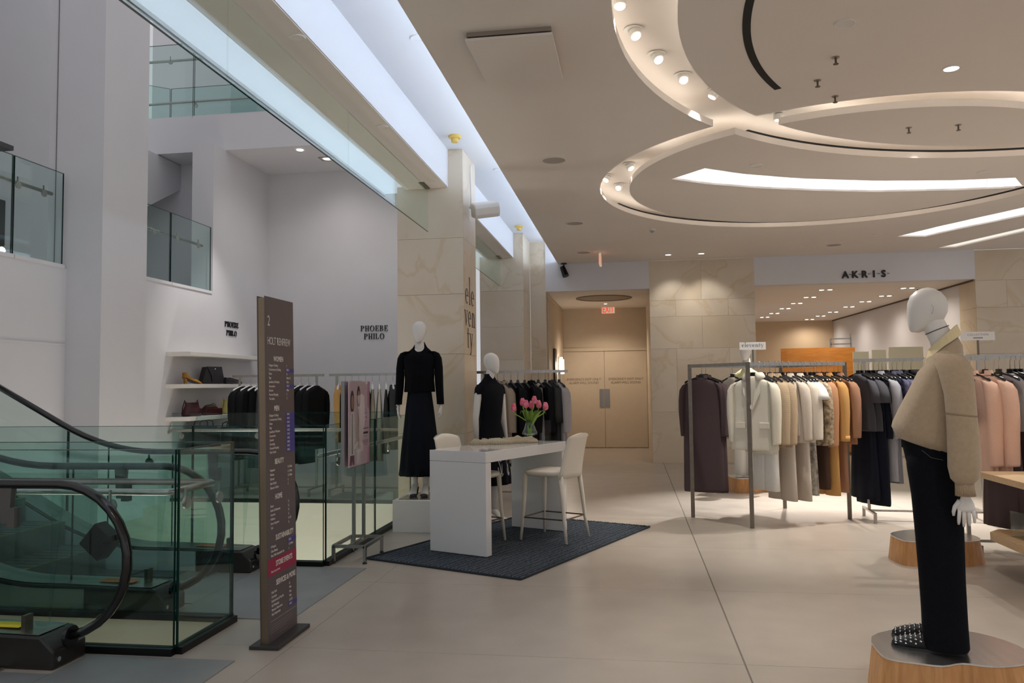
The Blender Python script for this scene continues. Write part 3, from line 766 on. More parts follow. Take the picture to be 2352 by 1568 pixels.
# boutique multi-lamp downlights
zi = 3.384
trb = B().box(-.16, .16, -.06, .06, -.006, 0).mesh('trim'); trb.materials.append(M_WHITEM)
ln2 = B().disc((0, 0, -.010), .045, .003, 14).mesh('lens'); ln2.materials.append(E_SPOT)
cols_ = [[(3.92, 16.8), (3.9, 18.165), (3.88, 19.47), (3.85, 20.75), (3.82, 22.1), (3.76, 23.3)], [(5.51, 16.9), (5.51, 18.32), (5.42, 19.49), (5.37, 20.72), (5.33, 22.14), (5.28, 23.33), (5.23, 24.5)]]
ordn = ['first', 'second', 'third', 'fourth', 'fifth', 'sixth', 'seventh']
for c, side in zip(cols_, ('left', 'right')):
    for i, (x, y) in enumerate(c):
        t = thing('twin_downlight', '%s twin downlight from the front in the %s row of the boutique ceiling' % (ordn[i], side), 'downlight', (x, y, zi), 0, 'boutique twin downlights')
        inst('trim', trb, t); inst('lens', ln2, t, (-.08, 0, 0)); inst('lens', ln2, t, (.08, 0, 0))
        if i % 2 == 0:
            lamp('boutique_beam', 'SPOT', (x, y, zi - .05), 110 if side == 'left' else 55, (1, .89, .76), size=.05, spot=165, blend=1)
# alcove round ceiling vent ring, lamp
t = thing('ceiling_ring', 'dark oval ring recess in the alcove ceiling', 'ceiling ring', (-.56, 17.2, 3.384))
annulus(0, 0, .52, .60, -.012, 0, 40).obj('ring', mat('ring_taupe', S(120, 106, 92), .6), t)
B().disc((0, 0, -.004), .52, .003, 40).obj('recess_board', mat('recess_taupe', S(150, 136, 120), .7), t)
downlight(-.56, 18.4, 3.384, 85, 'small downlight inside the alcove', col=WARM, spot=130, r=.04)
# exit signs
def exit_sign(loc, rz, label, w=.31, h=.2, letters=True):
    t = thing('exit_sign', label, 'exit sign', loc, rz, 'exit signs')
    B().box(-w / 2, w / 2, -.02, .02, -h, 0).obj('housing', emit('exit_face', (1, .74, .5, 1), .55), t, bevel=.004)
    B().box(-.03, .03, -.015, .015, 0, .12).obj('stem', M_WHITEM, t)
    m = textmesh('EXIT', h * 1.08, .002, .005, .62, 'CENTER'); m.materials.append(emit('exit_red', (1, .06, .03, 1), 1.1))
    for s in (1, -1):
        o = bpy.data.objects.new('lettering', m); COL.objects.link(o); o.parent = t
        o.location = (0, -.023 * s, -h * .88); o.rotation_euler = (pi / 2, 0, 0 if s > 0 else pi)
    return t
exit_sign((-.528, 19.3, 3.44), 0, 'lit red exit sign facing the hall above the double door')
exit_sign((-.52, 14.45, 3.88), pi / 2, 'red exit sign seen edge on, hanging from the ceiling before the alcove', .34, .2)
# sprinklers
def sprinkler(x, y, z, label):
    t = thing('sprinkler', label, 'sprinkler', (x, y, z), 0, 'ceiling sprinklers')
    B().disc((0, 0, -.005), .028, .005, 14).obj('escutcheon', M_STEEL, t)
    b = B(); b.tube([(0, 0, 0), (0, 0, -.05)], .008, 8); b.disc((0, 0, -.055), .02, .004, 12); b.obj('sprinkler_head', M_STEELD, t)
for x, y, lb in ((1.75, 6.95, 'sprinkler in the middle of the big ceiling disc'), (2.66, 7.95, 'left sprinkler inside the lens of the two rings'), (3.1, 7.95, 'right sprinkler inside the lens of the two rings'), (1.55, 6.1, 'tiny upper sprinkler on the big ceiling disc'), (1.52, 6.55, 'tiny lower left sprinkler on the big disc')):
    sprinkler(x, y, ZC, lb)
# dome camera, small black cameras
def dome(x, y, z, label, m):
    t = thing('dome_camera', label, 'camera', (x, y, z), 0, 'dome cameras')
    B().lathe([(.05, 0), (.05, -.02), (.044, -.024)], 20).obj('mount', M_WHITEM, t)
    B().lathe([(.036, -.02), (.034, -.04), (.024, -.054), (.008, -.06)], 18).obj('dome', m, t, smooth=True)
dome(.363, 12.46, ZC, 'dome camera on the ceiling below the small ring', M_GRILL)
dome(5.75, 17.0, zi, 'dark dome camera at the right of the boutique ceiling', M_BLACKP)
t = thing('spot_camera', 'black swivel spotlight hanging at the alcove bulkhead', 'spotlight', (-1.28, 15.6, ZC))
B().disc((0, 0, -.02), .06, .02, 16).obj('mount', M_BLACKM, t)
b = B(); b.tube([(0, 0, -.02), (0, 0, -.08)], .012, 8); b.obj('stem', M_BLACKM, t)
b = B(); b.tube([(-.03, .02, -.07), (.04, -.03, -.26)], [.05, .065], 14); b.obj('lamp_head', M_BLACKM, t, smooth=False)
# yellow capped smoke detectors
for y, lb in ((8.8, 'yellow capped smoke detector in the cove before the near column'), (14.04, 'yellow capped smoke detector in the cove before the far column')):
    t = thing('smoke_detector', lb, 'smoke detector', (-1.95, y, 4.38), 0, 'yellow smoke detectors')
    my = mat('yellow_cap', S(222, 190, 100), .5)
    B().lathe([(.075, 0), (.075, -.02), (.065, -.03)], 20).obj('mount', my, t)
    B().lathe([(.04, -.03), (.042, -.075), (.03, -.08)], 16).obj('cap', my, t)
# access panel
t = thing('access_panel', 'square white access panel hanging slightly open below the ceiling', 'access panel', (-.78, 5.63, ZC))
o = B().box(-.30, .30, -.42, .42, -.02, 0).obj('panel', M_CEIL, t, bevel=.004); o.location = (0, 0, -.035); o.rotation_euler = (RAD(1.2), 0, 0)
b = B(); b.box(-.29, .29, -.41, -.40, -.03, 0); b.box(-.29, .29, .40, .41, -.03, 0); b.box(-.29, -.28, -.4, .4, -.03, 0); b.box(.28, .29, -.4, .4, -.03, 0); b.obj('frame', mat('panel_frame', S(150, 138, 126), .8), t)
# loudspeaker on the column
t = thing('loudspeaker', 'white wall loudspeaker tilted out from the stone column', 'loudspeaker', (-1.96, 9.66, 3.72))
o = B().prism([(-.1, -.09), (.1, -.09), (.13, -.04), (.13, .04), (.1, .09), (-.1, .09)], -.16, .16, 'y').obj('cabinet', M_WHITEM, t, bevel=.02); o.location = (.2, -.02, -.02); o.rotation_euler = (RAD(10), RAD(18), RAD(-62))
b = B(); b.tube([(.02, 0, .55), (.02, 0, .02)], .012, 8); b.tube([(.0, 0, .02), (.12, 0, .0)], .015, 8); b.obj('bracket', M_WHITEM, t)
# recessed twin lights under the balcony
for x, y, lb in ((-6.93, 12.4, 'recessed twin light under the balcony at the left'), (-4.78, 12.28, 'recessed twin light under the balcony next to the glass screen')):
    t = thing('recessed_light', lb, 'light', (x, y, 5.27), 0, 'recessed lights under the balcony')
    b = B(); b.box(-.2, .2, -.1, -.075, -.012, 0); b.box(-.2, .2, .075, .1, -.012, 0); b.box(-.2, -.175, -.075, .075, -.012, 0); b.box(.175, .2, -.075, .075, -.012, 0); b.obj('frame', M_STEEL, t)
    for dx_ in (-.09, .09): B().disc((dx_, 0, -.012), .05, .004, 16).obj('lens', E_SPOT, t)
    lamp('recessed_beam', 'SPOT', (x, y, 5.2), 16, NEU, size=.06, spot=150, blend=1)
for x, y in ((-4.3, 11.75), (-3.4, 11.75), (-5.1, 11.75)):
    t = thing('recessed_light', 'recessed light at the balcony front edge, %s of three' % ('leftmost' if x < -5 else 'middle' if x < -4 else 'rightmost'), 'light', (x, y, 5.27), 0, 'hidden recessed lights')
    B().disc((0, 0, -.008), .05, .006, 16).obj('lens', E_SPOT, t)
    lamp('recessed_beam', 'SPOT', (x, y, 5.2), 16, NEU, size=.06, spot=150, blend=1)
l = lamp('shelf_beam', 'SPOT', (-5.0, 10.6, 5.0), 150, NEU, size=.05, spot=60, blend=.8); aim(l, (-6.2, 10.9, 1.5))
# fittings in the upper left opening
t = thing('wall_screen', 'black wall screen seen through the upper left glass', 'screen', (-7.55, 7.6, 3.55))
B().box(0, .08, -.9, .95, -.28, .28).obj('display', M_BLACKP, t, bevel=.01); B().box(-.05, 0, -.1, .1, -.1, .1).obj('wall_mount', M_STEELD, t)
t = thing('hanging_canopy', 'flat dark grey canopy above the upper left glass', 'canopy', (-7.0, 7.0, 4.12))
B().box(-.6, .42, -1.5, .62, 0, .05).obj('panel', mat('canopy_grey', S(78, 78, 80), .6), t); B().box(-.02, .02, -.02, .02, .05, 2.0).obj('hanger_rod', M_STEEL, t)
for y, z, lb in ((7.55, 3.12, 'left of two small bright globes behind the upper left glass'), (7.85, 3.08, 'right of two small bright globes behind the upper left glass')):
    t = thing('bright_globe', lb, 'lamp', (-6.9, y, 2.87), 0, 'bright globes')  # two white dots modelled as glowing globes on stems
    B().lathe([(.012, 0), (.012, z - 2.90)], 8).obj('stem', M_STEEL, t); B().lathe([(.008, -.04), (.03, -.025), (.04, 0), (.03, .025), (.008, .04)], 14, (0, 0, z - 2.87)).obj('globe', E_SPOT, t, smooth=True)
# unseen fill lamps added at the well bottoms to brighten the lining
for x in (-3.6, -5.0):
    for y, e in ((4.65, 9), (8.2, 34)):
        t = thing('well_fill_light', '%s added fill light inside the %s well' % ('right' if x > -4 else 'left', 'near' if y < 6 else 'far'), 'light', (x, y, -2.58), 0, 'added fill lights in the wells')
        B().box(-.3, .3, -.05, .05, 0, .03).obj('housing', M_WHITEM, t)
        lamp('well_fill', 'AREA', (x, y, -2.5), e, NEU, rot=(pi, 0, 0), size=.6)
# wall sconce in the alcove with dark frame
t = thing('wall_sconce', 'twin tube wall lamp glowing beside the alcove', 'lamp', (-1.635, 18.0, 1.95))
B().box(0, .02, -.1, .3, -.2, .2).obj('back_plate', M_STEEL, t)
for y_, r_, z_ in ((-.05, .035, .2), (.25, .04, .16)): B().tube([(.07, y_, -.17), (.07, y_, z_)], r_, 12).obj('lamp_tube', emit('sconce_glow', (1, .9, .75, 1), 9), t, smooth=True)
lamp('sconce_light', 'POINT', (-1.45, 18.0, 1.95), 10, WARM, size=.1)
t = thing('dark_wall_frame', 'tall narrow dark frame on the wall beside the twin tube lamp', 'frame', (-1.655, 17.0, 1.6))
B().box(.02, .06, -.2, .2, -.1, .7).obj('frame', mat('walnut_frame', S(58, 44, 36), .5), t)
# ================================================================== RUG, TABLE, STOOLS
U = Vector((.919, -.395, 0)); V = Vector((.395, .919, 0))
ANG = math.atan2(-.395, .919)            # local x = U, local y = V
TF = Vector((-1.283, 6.937, 0))
t = thing('woven_rug', 'dark slate blue woven rug under the white table', 'rug', (-.887, 6.221, 0), ANG)
M_RUG = weave_mat('rug_weave', S(38, 44, 52), S(84, 92, 100), 9, 1.0, 'X')
rs = []
NX, NY = 40, 60
rv = []; rf = []
rnd = random.Random(3)
for j in range(NY + 1):
    for i in range(NX + 1):
        x = -1.58 * (1 - i / NX); y = 2.63 * j / NY
        if j in (0, NY): y += .012 * sin(i * 2.3)
        if i in (0, NX): x += .006 * sin(j * 1.7)
        z = .014 + .0035 * sin(i * 2 * pi / 2.6) + rnd.uniform(-.0015, .0015)
        if i in (0, NX) or j in (0, NY): z = .002
        rv.append((x, y, z))
for j in range(NY):
    for i in range(NX):
        a = j * (NX + 1) + i; rf.append((a, a + 1, a + NX + 2, a + NX + 1))
B().add(rv, rf).obj('pile', M_RUG, t, smooth=True)
b = B()
for i in range(56):
    x = -1.58 + 1.58 * (i + .5) / 56
    b.box(x - .009, x + .009, 2.62, 2.655 + .006 * (i % 3), 0.001, .012)
b.obj('fringe', mat('rug_edge', S(40, 45, 52), .95), t)
b = B(); b.tube([(-1.58, -.004, .008), (0, -.004, .008), (.004, .0, .008), (.004, 2.63, .008)], .010, 8); b.tube([(-1.584, 0, .008), (-1.584, 2.63, .008)], .010, 8); b.obj('binding', mat('rug_edge', S(40, 45, 52), .95), t)

RUGZ = .018
t = thing('counter_table', 'glossy white high counter table with two slab ends', 'table', (TF.x, TF.y, RUGZ), ANG)
B().box(-.62, 0, 0, 1.50, .815, .912).obj('table_top', M_WHITEG, t, bevel=.003)
B().box(-.62, 0, 0, .084, 0, .813).obj('slab_end', M_WHITEG, t, bevel=.003)
B().box(-.62, 0, 1.416, 1.50, 0, .813).obj('slab_end', M_WHITEG, t, bevel=.003)

M_LEATH = mat('cream_leather', S(226, 216, 200), .45, bump=.08, bscale=300)
def stool(u, v, rot, label):
    p = TF + U * u + V * v
    t = thing('bar_stool', label, 'stool', (p.x, p.y, RUGZ), ANG + rot, 'cream bar stools')
    # local: faces -x, back at +x
    b = B()
    b.eloft([(.615, 0, 0, .20, .20), (.628, 0, 0, .225, .225), (.655, 0, 0, .232, .232), (.668, -.0, 0, .215, .215), (.672, 0, 0, .15, .15)], 28, 4.5)
    b.obj('seat', M_LEATH, t, smooth=True)
    # curved backrest: grid, two skins
    fr = []; bk = []
    nj, ni = 9, 9
    for j in range(nj):
        q = j / (nj - 1); z = .60 + .43 * q
        wd = .225 - .03 * q
        xo = .205 + .02 * sin(q * pi * .8) + .085 * q * q
        rf_ = []; rb_ = []
        for i in range(ni):
            s = -1 + 2 * i / (ni - 1)
            y = s * wd; crv = -.035 * (1 - s * s) * -1
            zz = z - (.035 * (s + .0) ** 2 if j == nj - 1 else 0)
            th = .016 * (1 - .55 * abs(s) ** 4)
            rf_.append((xo + crv - th, y, zz)); rb_.append((xo + crv + th, y, zz))
        fr.append(rf_); bk.append(rb_)
    rings = [fr[j] + bk[j][::-1] for j in range(nj)]
    B().rings(rings).obj('backrest', M_LEATH, t, smooth=True)
    for sx, sy in ((-1, -1), (-1, 1), (1, -1), (1, 1)):
        if sx < 0: path = [(-.19, sy * .19, .64), (-.205, sy * .205, .3), (-.225, sy * .235, 0)]
        else: path = [(.20, sy * .19, .64), (.225, sy * .205, .42), (.245, sy * .215, .2), (.275, sy * .235, 0)]
        rr = [.024, .018, .013] if sx < 0 else [.026, .021, .017, .013]
        B().tube(path, rr, 10).obj('leg', M_LEATH, t, smooth=True)
    z = .215
    c = [(-.212, -.215), (.243, -.212), (.243, .212), (-.212, .215)]
    for k in range(4):
        b = B(); b.bar((c[k][0], c[k][1], z), (c[(k + 1) % 4][0], c[(k + 1) % 4][1], z), .012); b.obj('footrest_bar', M_STEELD, t)
stool(.075, 1.06, 0, 'cream leather bar stool standing in front of the table')
stool(-.50, .50, pi, 'cream leather bar stool tucked in on the far side of the table')

# tulip vase
def tulip_vase(loc):
    t = thing('glass_vase', 'clear flask shaped glass vase on the white table', 'vase', loc)
    B().lathe([(.02, .0), (.05, .004), (.058, .02), (.05, .04), (.026, .052), (.03, .058), (.078, .075), (.08, .09), (.066, .12), (.045, .18), (.036, .215), (.033, .215), (.042, .18), (.062, .12), (.074, .09), (.03, .066), (.018, .052)], 28, cap1=False).obj('flask', M_GLASSC, t, smooth=True)
    B().lathe([(.02, .068), (.070, .082), (.072, .095)], 24).obj('water', glassmat('water', (.93, .97, .93, 1)), t)
tv = (-1.06, 8.27, RUGZ + .912)
tulip_vase(tv)
M_STEM = mat('tulip_green', S(138, 172, 50), .45, var=.15, scale=20)
M_LEAF = mat('leaf_green', S(122, 156, 56), .45, var=.2, scale=10)
M_PETAL = mat('tulip_pink', S(200, 52, 92), .45, col2=S(228, 140, 158), scale=30)
heads = [(-.165, -.02, .335), (-.075, .03, .39), (-.03, -.05, .37), (.02, .02, .36), (.055, -.04, .41), (.095, .03, .365), (.17, -.02, .345)]
pos_w = ['leftmost drooping', 'second from left', 'third from left', 'middle', 'tallest', 'second from right', 'rightmost leaning']
for k, (x, y, z) in enumerate(heads):
    t = thing('tulip', '%s pink and white tulip in the glass vase' % pos_w[k], 'flower', tv, 0, 'pink tulips in the vase')
    B().tube([(x * .08, y * .1, .06), (x * .1, y * .12, .2), (x * .45, y * .5, z * .72), (x * .9, y * .9, z - .05), (x, y, z - .012)], [.006, .006, .0055, .005, .005], 8).obj('stem', M_STEM, t, smooth=True)
    hd = B().lathe([(.004, -.024), (.021, -.016), (.029, .006), (.027, .03), (.018, .05), (.007, .06)], 12, (x, y, z)).obj('bloom', M_PETAL, t, smooth=True)
    for a in range(3):
        an = a * 2.1 + k
        cx, cy = x + .013 * cos(an), y + .013 * sin(an)
        B().lathe([(.003, -.02), (.016, -.006), (.019, .018), (.011, .046), (.001, .064)], 8, (cx, cy, z)).obj('petal', M_PETAL, hd, smooth=True)
    s = -1 if k % 2 else 1
    rs = []
    dx, dy = x * .6 + s * .05, y + .03 * s
    for i in range(7):
        q = i / 6
        wd = .044 * sin(pi * min(.98, q + .08)) + .001
        px_, py_, pz_ = dx * q * 1.1 + .004, dy * q, .13 + .33 * q - .17 * q ** 4
        rs.append([(px_ - .3 * wd, py_ - wd, pz_), (px_, py_, pz_ - .006), (px_ + .3 * wd, py_ + wd, pz_), (px_, py_, pz_ - .0045)])
    B().rings(rs).obj('leaf', M_LEAF, t, smooth=True)

# folded cable knit on the table
kc = TF + U * -.40 + V * .98
t = thing('folded_knit', 'cream speckled cable knit sweater folded on the table', 'sweater', (kc.x, kc.y, RUGZ + .912), math.atan2(.43, .62) - .05)
M_KNIT = weave_mat('cable_knit', S(178, 160, 128), S(226, 214, 190), 38, .9, 'X')
def lump(L, W, H, x0=0, y0=0, z0=0, seed=1, n=22, m=16):
    rnd = random.Random(seed); ph = rnd.uniform(0, 6)
    rs = []
    for i in range(n + 1):
        q = i / n; x = x0 - L / 2 + L * q
        e = max(.05, (1 - abs(2 * q - 1) ** 5))
        w_ = W / 2 * e ** .5 * (1 + .06 * sin(9 * q + ph)); h_ = H * e ** .4 * (1 + .13 * sin(14 * q + ph) + .06 * sin(29 * q))
        r = []
        for k in range(m):
            a = 2 * pi * k / m
            yy = cos(a); zz = max(0, sin(a))
            r.append((x, y0 + w_ * math.copysign(abs(yy) ** .6, yy), z0 + h_ * zz ** .6 + (.002 if zz <= 0 else 0)))
        rs.append(r)
    b = B(); b.rings(rs); return b
lump(.56, .24, .055, .06, 0, 0, 2).obj('folded_body', M_KNIT, t, smooth=True)
lump(.22, .17, .05, -.27, .02, .0, 5).obj('folded_sleeve', M_KNIT, t, smooth=True)
lump(.36, .06, .07, .1, -.07, .0, 8).obj('cable_ridge', M_KNIT, t, smooth=True)
t = thing('clear_card_holder', 'upright clear acrylic card holder on the table edge', 'card holder', (TF + U * -.16 + V * 1.38 + Vector((0, 0, RUGZ + .912))), ANG)
B().box(-.05, .05, -.002, .002, .004, .22).obj('acrylic_sheet', M_GLASSC, t); B().box(-.05, .05, -.03, .03, 0, .004).obj('foot', M_GLASSC, t)

# ================================================================== DIRECTORY SIGN
t = thing('directory_sign', 'tall dark taupe store directory totem with brass toned edge', 'sign', (-2.145, 4.663, 0))
SG = t
t.rotation_euler = (0, -.018, 0)
M_SIGN = mat('sign_face', S(88, 78, 80), .35)
M_SEDGE = mat('sign_edge', S(128, 112, 92), .38, .9, var=.1, scale=3)
B().box(-.075, .105, -.245, .215, 0, .022).obj('base_plate', mat('sign_base', S(62, 60, 60), .4, .5), t, bevel=.003)
B().box(-.021, .021, -.196, .196, .022, 2.05).obj('core', M_SEDGE, t)
B().box(.021, .026, -.199, .199, .022, 2.06).obj('face_panel', M_SIGN, t)
B().box(-.026, -.021, -.199, .199, .022, 2.06).obj('face_panel', M_SIGN, t)
M_BLUE = mat('print_blue', S(62, 58, 142), .5); M_RED = mat('print_red', S(150, 26, 68), .5)
def sprint(txt, y, z, size, bold=0., xs=.8, m=None, align='LEFT', spacing=1.):
    me = textmesh(txt, size, .0004, bold, xs, align, spacing); me.materials.append(m or M_PRINT)
    o = bpy.data.objects.new('lettering', me); COL.objects.link(o); o.parent = SG
    o.rotation_euler = (pi / 2, 0, pi / 2); o.location = (.0275, y, z)
YL = -.17
sprint('2', YL - .002, 1.885, .088, 0, .8)
sprint('HOLT RENFREW', YL - .005, 1.772, .066, 0, .66)
def sect(title, z, lines, z0, dz, right=None, sz=.021):
    sprint(title, YL + .075, z, .044, .0011, .78)
    for i, l in enumerate(lines):
        sprint(l, YL + .01, z0 - dz * i, sz, 0, .8)
    for i, r in enumerate(right or []):
        if not r: continue
        if r.startswith('ON'):
            B().box(.0262, .0266, .075, .199, z0 - dz * i - .009, z0 - dz * i + .017).obj('highlight', M_BLUE, SG)
        sprint(r, .085, z0 - dz * i, sz, 0, .8)
sect('WOMEN', 1.672, ['Designer Clothing', 'Contemporary Clothing', 'Shoes', 'Bags', 'Jewellery & Watches', 'Accessories', 'Eyewear', 'Personal Shopping', 'The Studio'], 1.640, .0252,
     ['3', 'ON 2', 'LL', 'Main & 2', 'Main', 'ON 2', 'Main', '2', '2'])
sect('MEN', 1.372, ['Designer Clothing', 'Contemporary Clothing', 'Shoes', 'Bags', 'Jewellery & Watches', 'Accessories', 'Eyewear', 'Grooming', 'Personal Shopping', "Men's Studio"], 1.338, .0244, ['ON 2'] * 10)
sect('BEAUTY', 1.052, ['Fragrance', 'Makeup', 'Skincare', 'Bath & Body', 'Skincare Cabines'], 1.012, .0262, ['C & Main', 'C & Main', 'C & Main', 'C', 'C'])
sect('HOME', .842, ['Decor', 'Books & Stationery', 'Gourmet', 'Wellness', 'Home Fragrance', 'Tech'], .80, .0255, ['LL', 'LL', 'LL', 'LL', 'LL & 2', 'LL'])
sect('SUSTAINABILITY', .60, ['H Project', 'Clean Beauty', 'Shop With Sustainable Fits'], .562, .026, ['ON 2', 'C & Main', '3'])
B().box(.0262, .0266, -.199, .199, .40, .50).obj('highlight', M_RED, SG)
sprint('STORE EVENTS', YL + .075, .447, .044, .0011, .78)
sprint('Scan to see events', YL + .01, .418, .02, 0, .8)
sect('SERVICES & MORE', .335, ['Help Desk', 'Concierge', 'Refreshments & Pop-Up', 'Gift Wrapping', "Women's Restrooms", "Men's Restrooms"], .297, .0255, ['LL', 'Main', 'Main', 'Main', 'LL & 2', 'ON 2'])
B().box(.0262, .0264, YL, .185, .138, .1392).obj('rule_line', M_PRINT, SG)
M_FAINT = mat('faint_print', S(132, 122, 122), .6)
for i in range(4): B().box(.0262, .0264, YL, YL + (.30, .31, .29, .22)[i], .112 - .014 * i, .1155 - .014 * i).obj('fine_print_line', M_FAINT, SG)
B().box(.0262, .0264, -.06, .06, .045, .049).obj('fine_print_line', M_FAINT, SG)

# ================================================================== POSTER STAND
t = thing('poster_stand', 'pink fashion poster in a clear holder on a steel floor stand', 'poster stand', (-2.435, 6.88, 0), 0)
ft = [(-.14, -.22), (.14, -.22), (.14, .25), (-.14, .25)]
b = B()
for x, y in ft: 
    B().bar((x, y, .02), (x, y, .15), .026).obj('leg', M_STEEL, t)
    B().lathe([(.02, 0), (.02, .008), (.008, .02)], 12, (x, y, 0)).obj('foot', M_BLACKP, t)
for k in range(4): b.bar((ft[k][0], ft[k][1], .145), (ft[(k + 1) % 4][0], ft[(k + 1) % 4][1], .145), .026)
b.bar((0, -.22, .145), (0, .25, .145), .026)
b.obj('base_frame', M_STEEL, t)
for y in (-.10, .16): B().bar((0, y, .15), (0, y, 1.50), .026).obj('post', M_STEEL, t)
B().box(-.05, -.02, -.28, .26, .83, 1.565).obj('back_sheet', mat('poster_back', S(146, 142, 142), .5), t)
hold = B().box(.014, .020, -.28, .27, .82, 1.565).obj('poster_sheet', mat('poster_pink', S(224, 184, 197), .35), t)
def pprint(poly, m, d=.0):
    B().prism(poly, .0202 + d, .0206 + d, 'x').obj('print_shape', m, hold)
P_D = mat('print_plum', S(70, 44, 50), .5); P_L = mat('print_pale', S(226, 214, 214), .5); P_S = mat('print_skin', S(186, 136, 122), .5); P_C = mat('print_coat', S(206, 176, 172), .5); P_G = mat('print_mauve', S(128, 84, 96), .5); P_M = mat('print_rose', S(206, 146, 168), .5)
pprint([(.20, .82), (.27, .82), (.27, .98), (.225, .95)], P_M); pprint([(.21, 1.34), (.27, 1.30), (.27, 1.565), (.215, 1.565)], P_M)
def fig(y, ztop, s, coat, leg):
    pprint(ell(y, ztop - .085, .045 * s, .1, 0, 2 * pi, 18), P_D)
    pprint(ell(y + .006, ztop - .09, .03 * s, .062, 0, 2 * pi, 18), P_S, .0004)
    pprint([(y - .03 * s, ztop - .17), (y + .03 * s, ztop - .17), (y + .055 * s, ztop - .22), (y + .065 * s, ztop - .42), (y + .05 * s, ztop - .55), (y - .05 * s, ztop - .55), (y - .062 * s, ztop - .42), (y - .05 * s, ztop - .22)], coat, .0004)
    pprint([(y - .045 * s, ztop - .55), (y + .045 * s, ztop - .55), (y + .05 * s, .835), (y + .015, .835), (y, ztop - .6), (y - .015, .835), (y - .055 * s, .835)], leg, .0002)
    pprint([(y - .004, ztop - .19), (y + .008, ztop - .19), (y + .012, ztop - .54), (y - .012, ztop - .54)], P_G, .0006)
fig(-.195, 1.47, 1.1, P_L, P_G); fig(-.03, 1.51, 1.0, P_C, P_L)
for z, wd in ((1.30, .012), (1.27, .03), (1.23, .035), (1.19, .012)): pprint([(.16 - wd, z), (.16 + wd, z), (.16 + wd, z + .018), (.16 - wd, z + .018)], P_M, .0002)
for z, wd, h in ((1.135, .075, .009), (1.03, .07, .004), (1.018, .065, .004), (1.006, .07, .004), (.99, .045, .004), (1.065, .03, .004)): pprint([(.16 - wd, z), (.16 + wd, z), (.16 + wd, z + h), (.16 - wd, z + h)], P_G, .0002)
pprint([(.10, 1.09), (.225, 1.09), (.225, 1.108), (.10, 1.108)], P_D, .0002)
b = B(); b.box(.022, .026, -.285, .275, .815, 1.57); b.obj('clear_cover', M_GLASSC, t)

# ================================================================== WALL LETTERING
def wall_sign(name, label, lines, h, loc, tr, gap):
    t = thing(name, label, 'sign', loc)
    for i, l in enumerate(lines):
        for_b = B(); serif_line(for_b, l, h, 0, -i * gap, .012, tr, True, 1., .1)
        for_b.obj('letter_row', M_LETTER if len(lines) < 3 else mat('thin_letter', S(78, 66, 56), .5), t)
wall_sign('wall_lettering', 'raised black serif shop name on the left wall above the shelves', ['PHOEBE', 'PHILO'], .085, (-6.249, 11.78, 2.49), lambda x, y, d: (d, x, y), .135)
wall_sign('wall_lettering', 'raised black serif shop name on the white back wall', ['PHOEBE', 'PHILO'], .095, (-4.32, 13.049, 2.475), lambda x, y, d: (x, -d, y), .135)
wall_sign('wall_lettering', 'thin serif brand name in stacked lines on the column side', ['ele', 'ven', 'ty'], .34, (-1.969, 9.66, 2.52), lambda x, y, d: (d * .3, x, y), .27)
t = thing('wall_lettering', 'bold black shop name with dashes on the boutique bulkhead', 'sign', (4.36, 15.698, 3.46))
for i, c in enumerate('AKRIS'):
    m = textmesh(c, .178, .01, .007, .98, 'CENTER'); m.materials.append(M_LETTER)
    o = bpy.data.objects.new('letter', m); COL.objects.link(o); o.parent = t; o.location = (-.34 + .17 * i, -.012, .01); o.rotation_euler = (pi / 2, 0, 0)
    B().box(-.34 + .17 * i + .066, -.34 + .17 * i + .108, -.015, 0, .07, .078).obj('dash', M_LETTER, t)

# ================================================================== SHELVES WITH SHOES AND BAGS
ords = ['top', 'middle', 'bottom']
for i, z in enumerate((2.03, 1.59, 1.145)):
    t = thing('wall_shelf', '%s of three white floating shelves on the left wall' % ords[i], 'shelf', (-6.25, 11.2, z - .055), 0, 'white floating shelves')
    B().box(0, .36, -1.2, 1.25, 0, .055).obj('board', M_WHITEM, t, bevel=.003)
    B().box(0, .02, -1.1, 1.1, -.012, 0).obj('wall_bracket', M_WHITEM, t)
def pump(loc, rz, label, m, heel=True):
    t = thing('pump_shoe' if heel else 'loafer', label, 'shoe', loc, rz, 'mustard pumps' if heel else 'black loafers')
    hz = .085 if heel else .022
    b = B(); rs = []
    for i in range(11):
        q = i / 10; x = -.11 + .25 * q
        z = hz * (1 - q) ** 1.6 + .004
        wd = .030 + .014 * sin(pi * min(1, q * 1.1)) - .02 * max(0, q - .8) * 3
        top = z + (.06 * (1 - q) ** .7 + .012 if heel else .055 * (1 - q) ** .4 + .02) * (1 if q < .95 else .6)
        if .15 < q < .55 and heel: top -= .022
        rs.append([(x, -wd, z), (x, wd, z), (x, wd * .85, top), (x, -wd * .85, top)])
    b.rings(rs); b.obj('upper', m, t, smooth=True)
    b = B(); b.rings([[(r[0][0], r[0][1], r[0][2] - .006), (r[1][0], r[1][1], r[1][2] - .006), (r[1][0], r[1][1], r[1][2]), (r[0][0], r[0][1], r[0][2])] for r in rs]); b.obj('sole', M_BLACKP, t)
    if heel: B().tube([(-.095, 0, hz), (-.09, 0, 0)], [.02, .007], 10).obj('heel', m, t, smooth=True)
    else: B().box(-.11, -.06, -.03, .03, 0, .02).obj('heel', M_BLACKP, t)
M_MUST = mat('mustard_suede', S(186, 132, 48), .8); M_BLEATH = mat('black_leather', S(26, 25, 28), .32, bump=.1, bscale=60); M_BURG = mat('burgundy_leather', S(70, 28, 34), .4, bump=.15, bscale=40)
M_BROWN = mat('brown_leather', S(84, 58, 40), .5); M_YELB = mat('pale_yellow_leather', S(224, 214, 132), .45)
pump((-6.0, 10.24, 1.59), RAD(62), 'nearer mustard suede pump on the middle shelf', M_MUST)
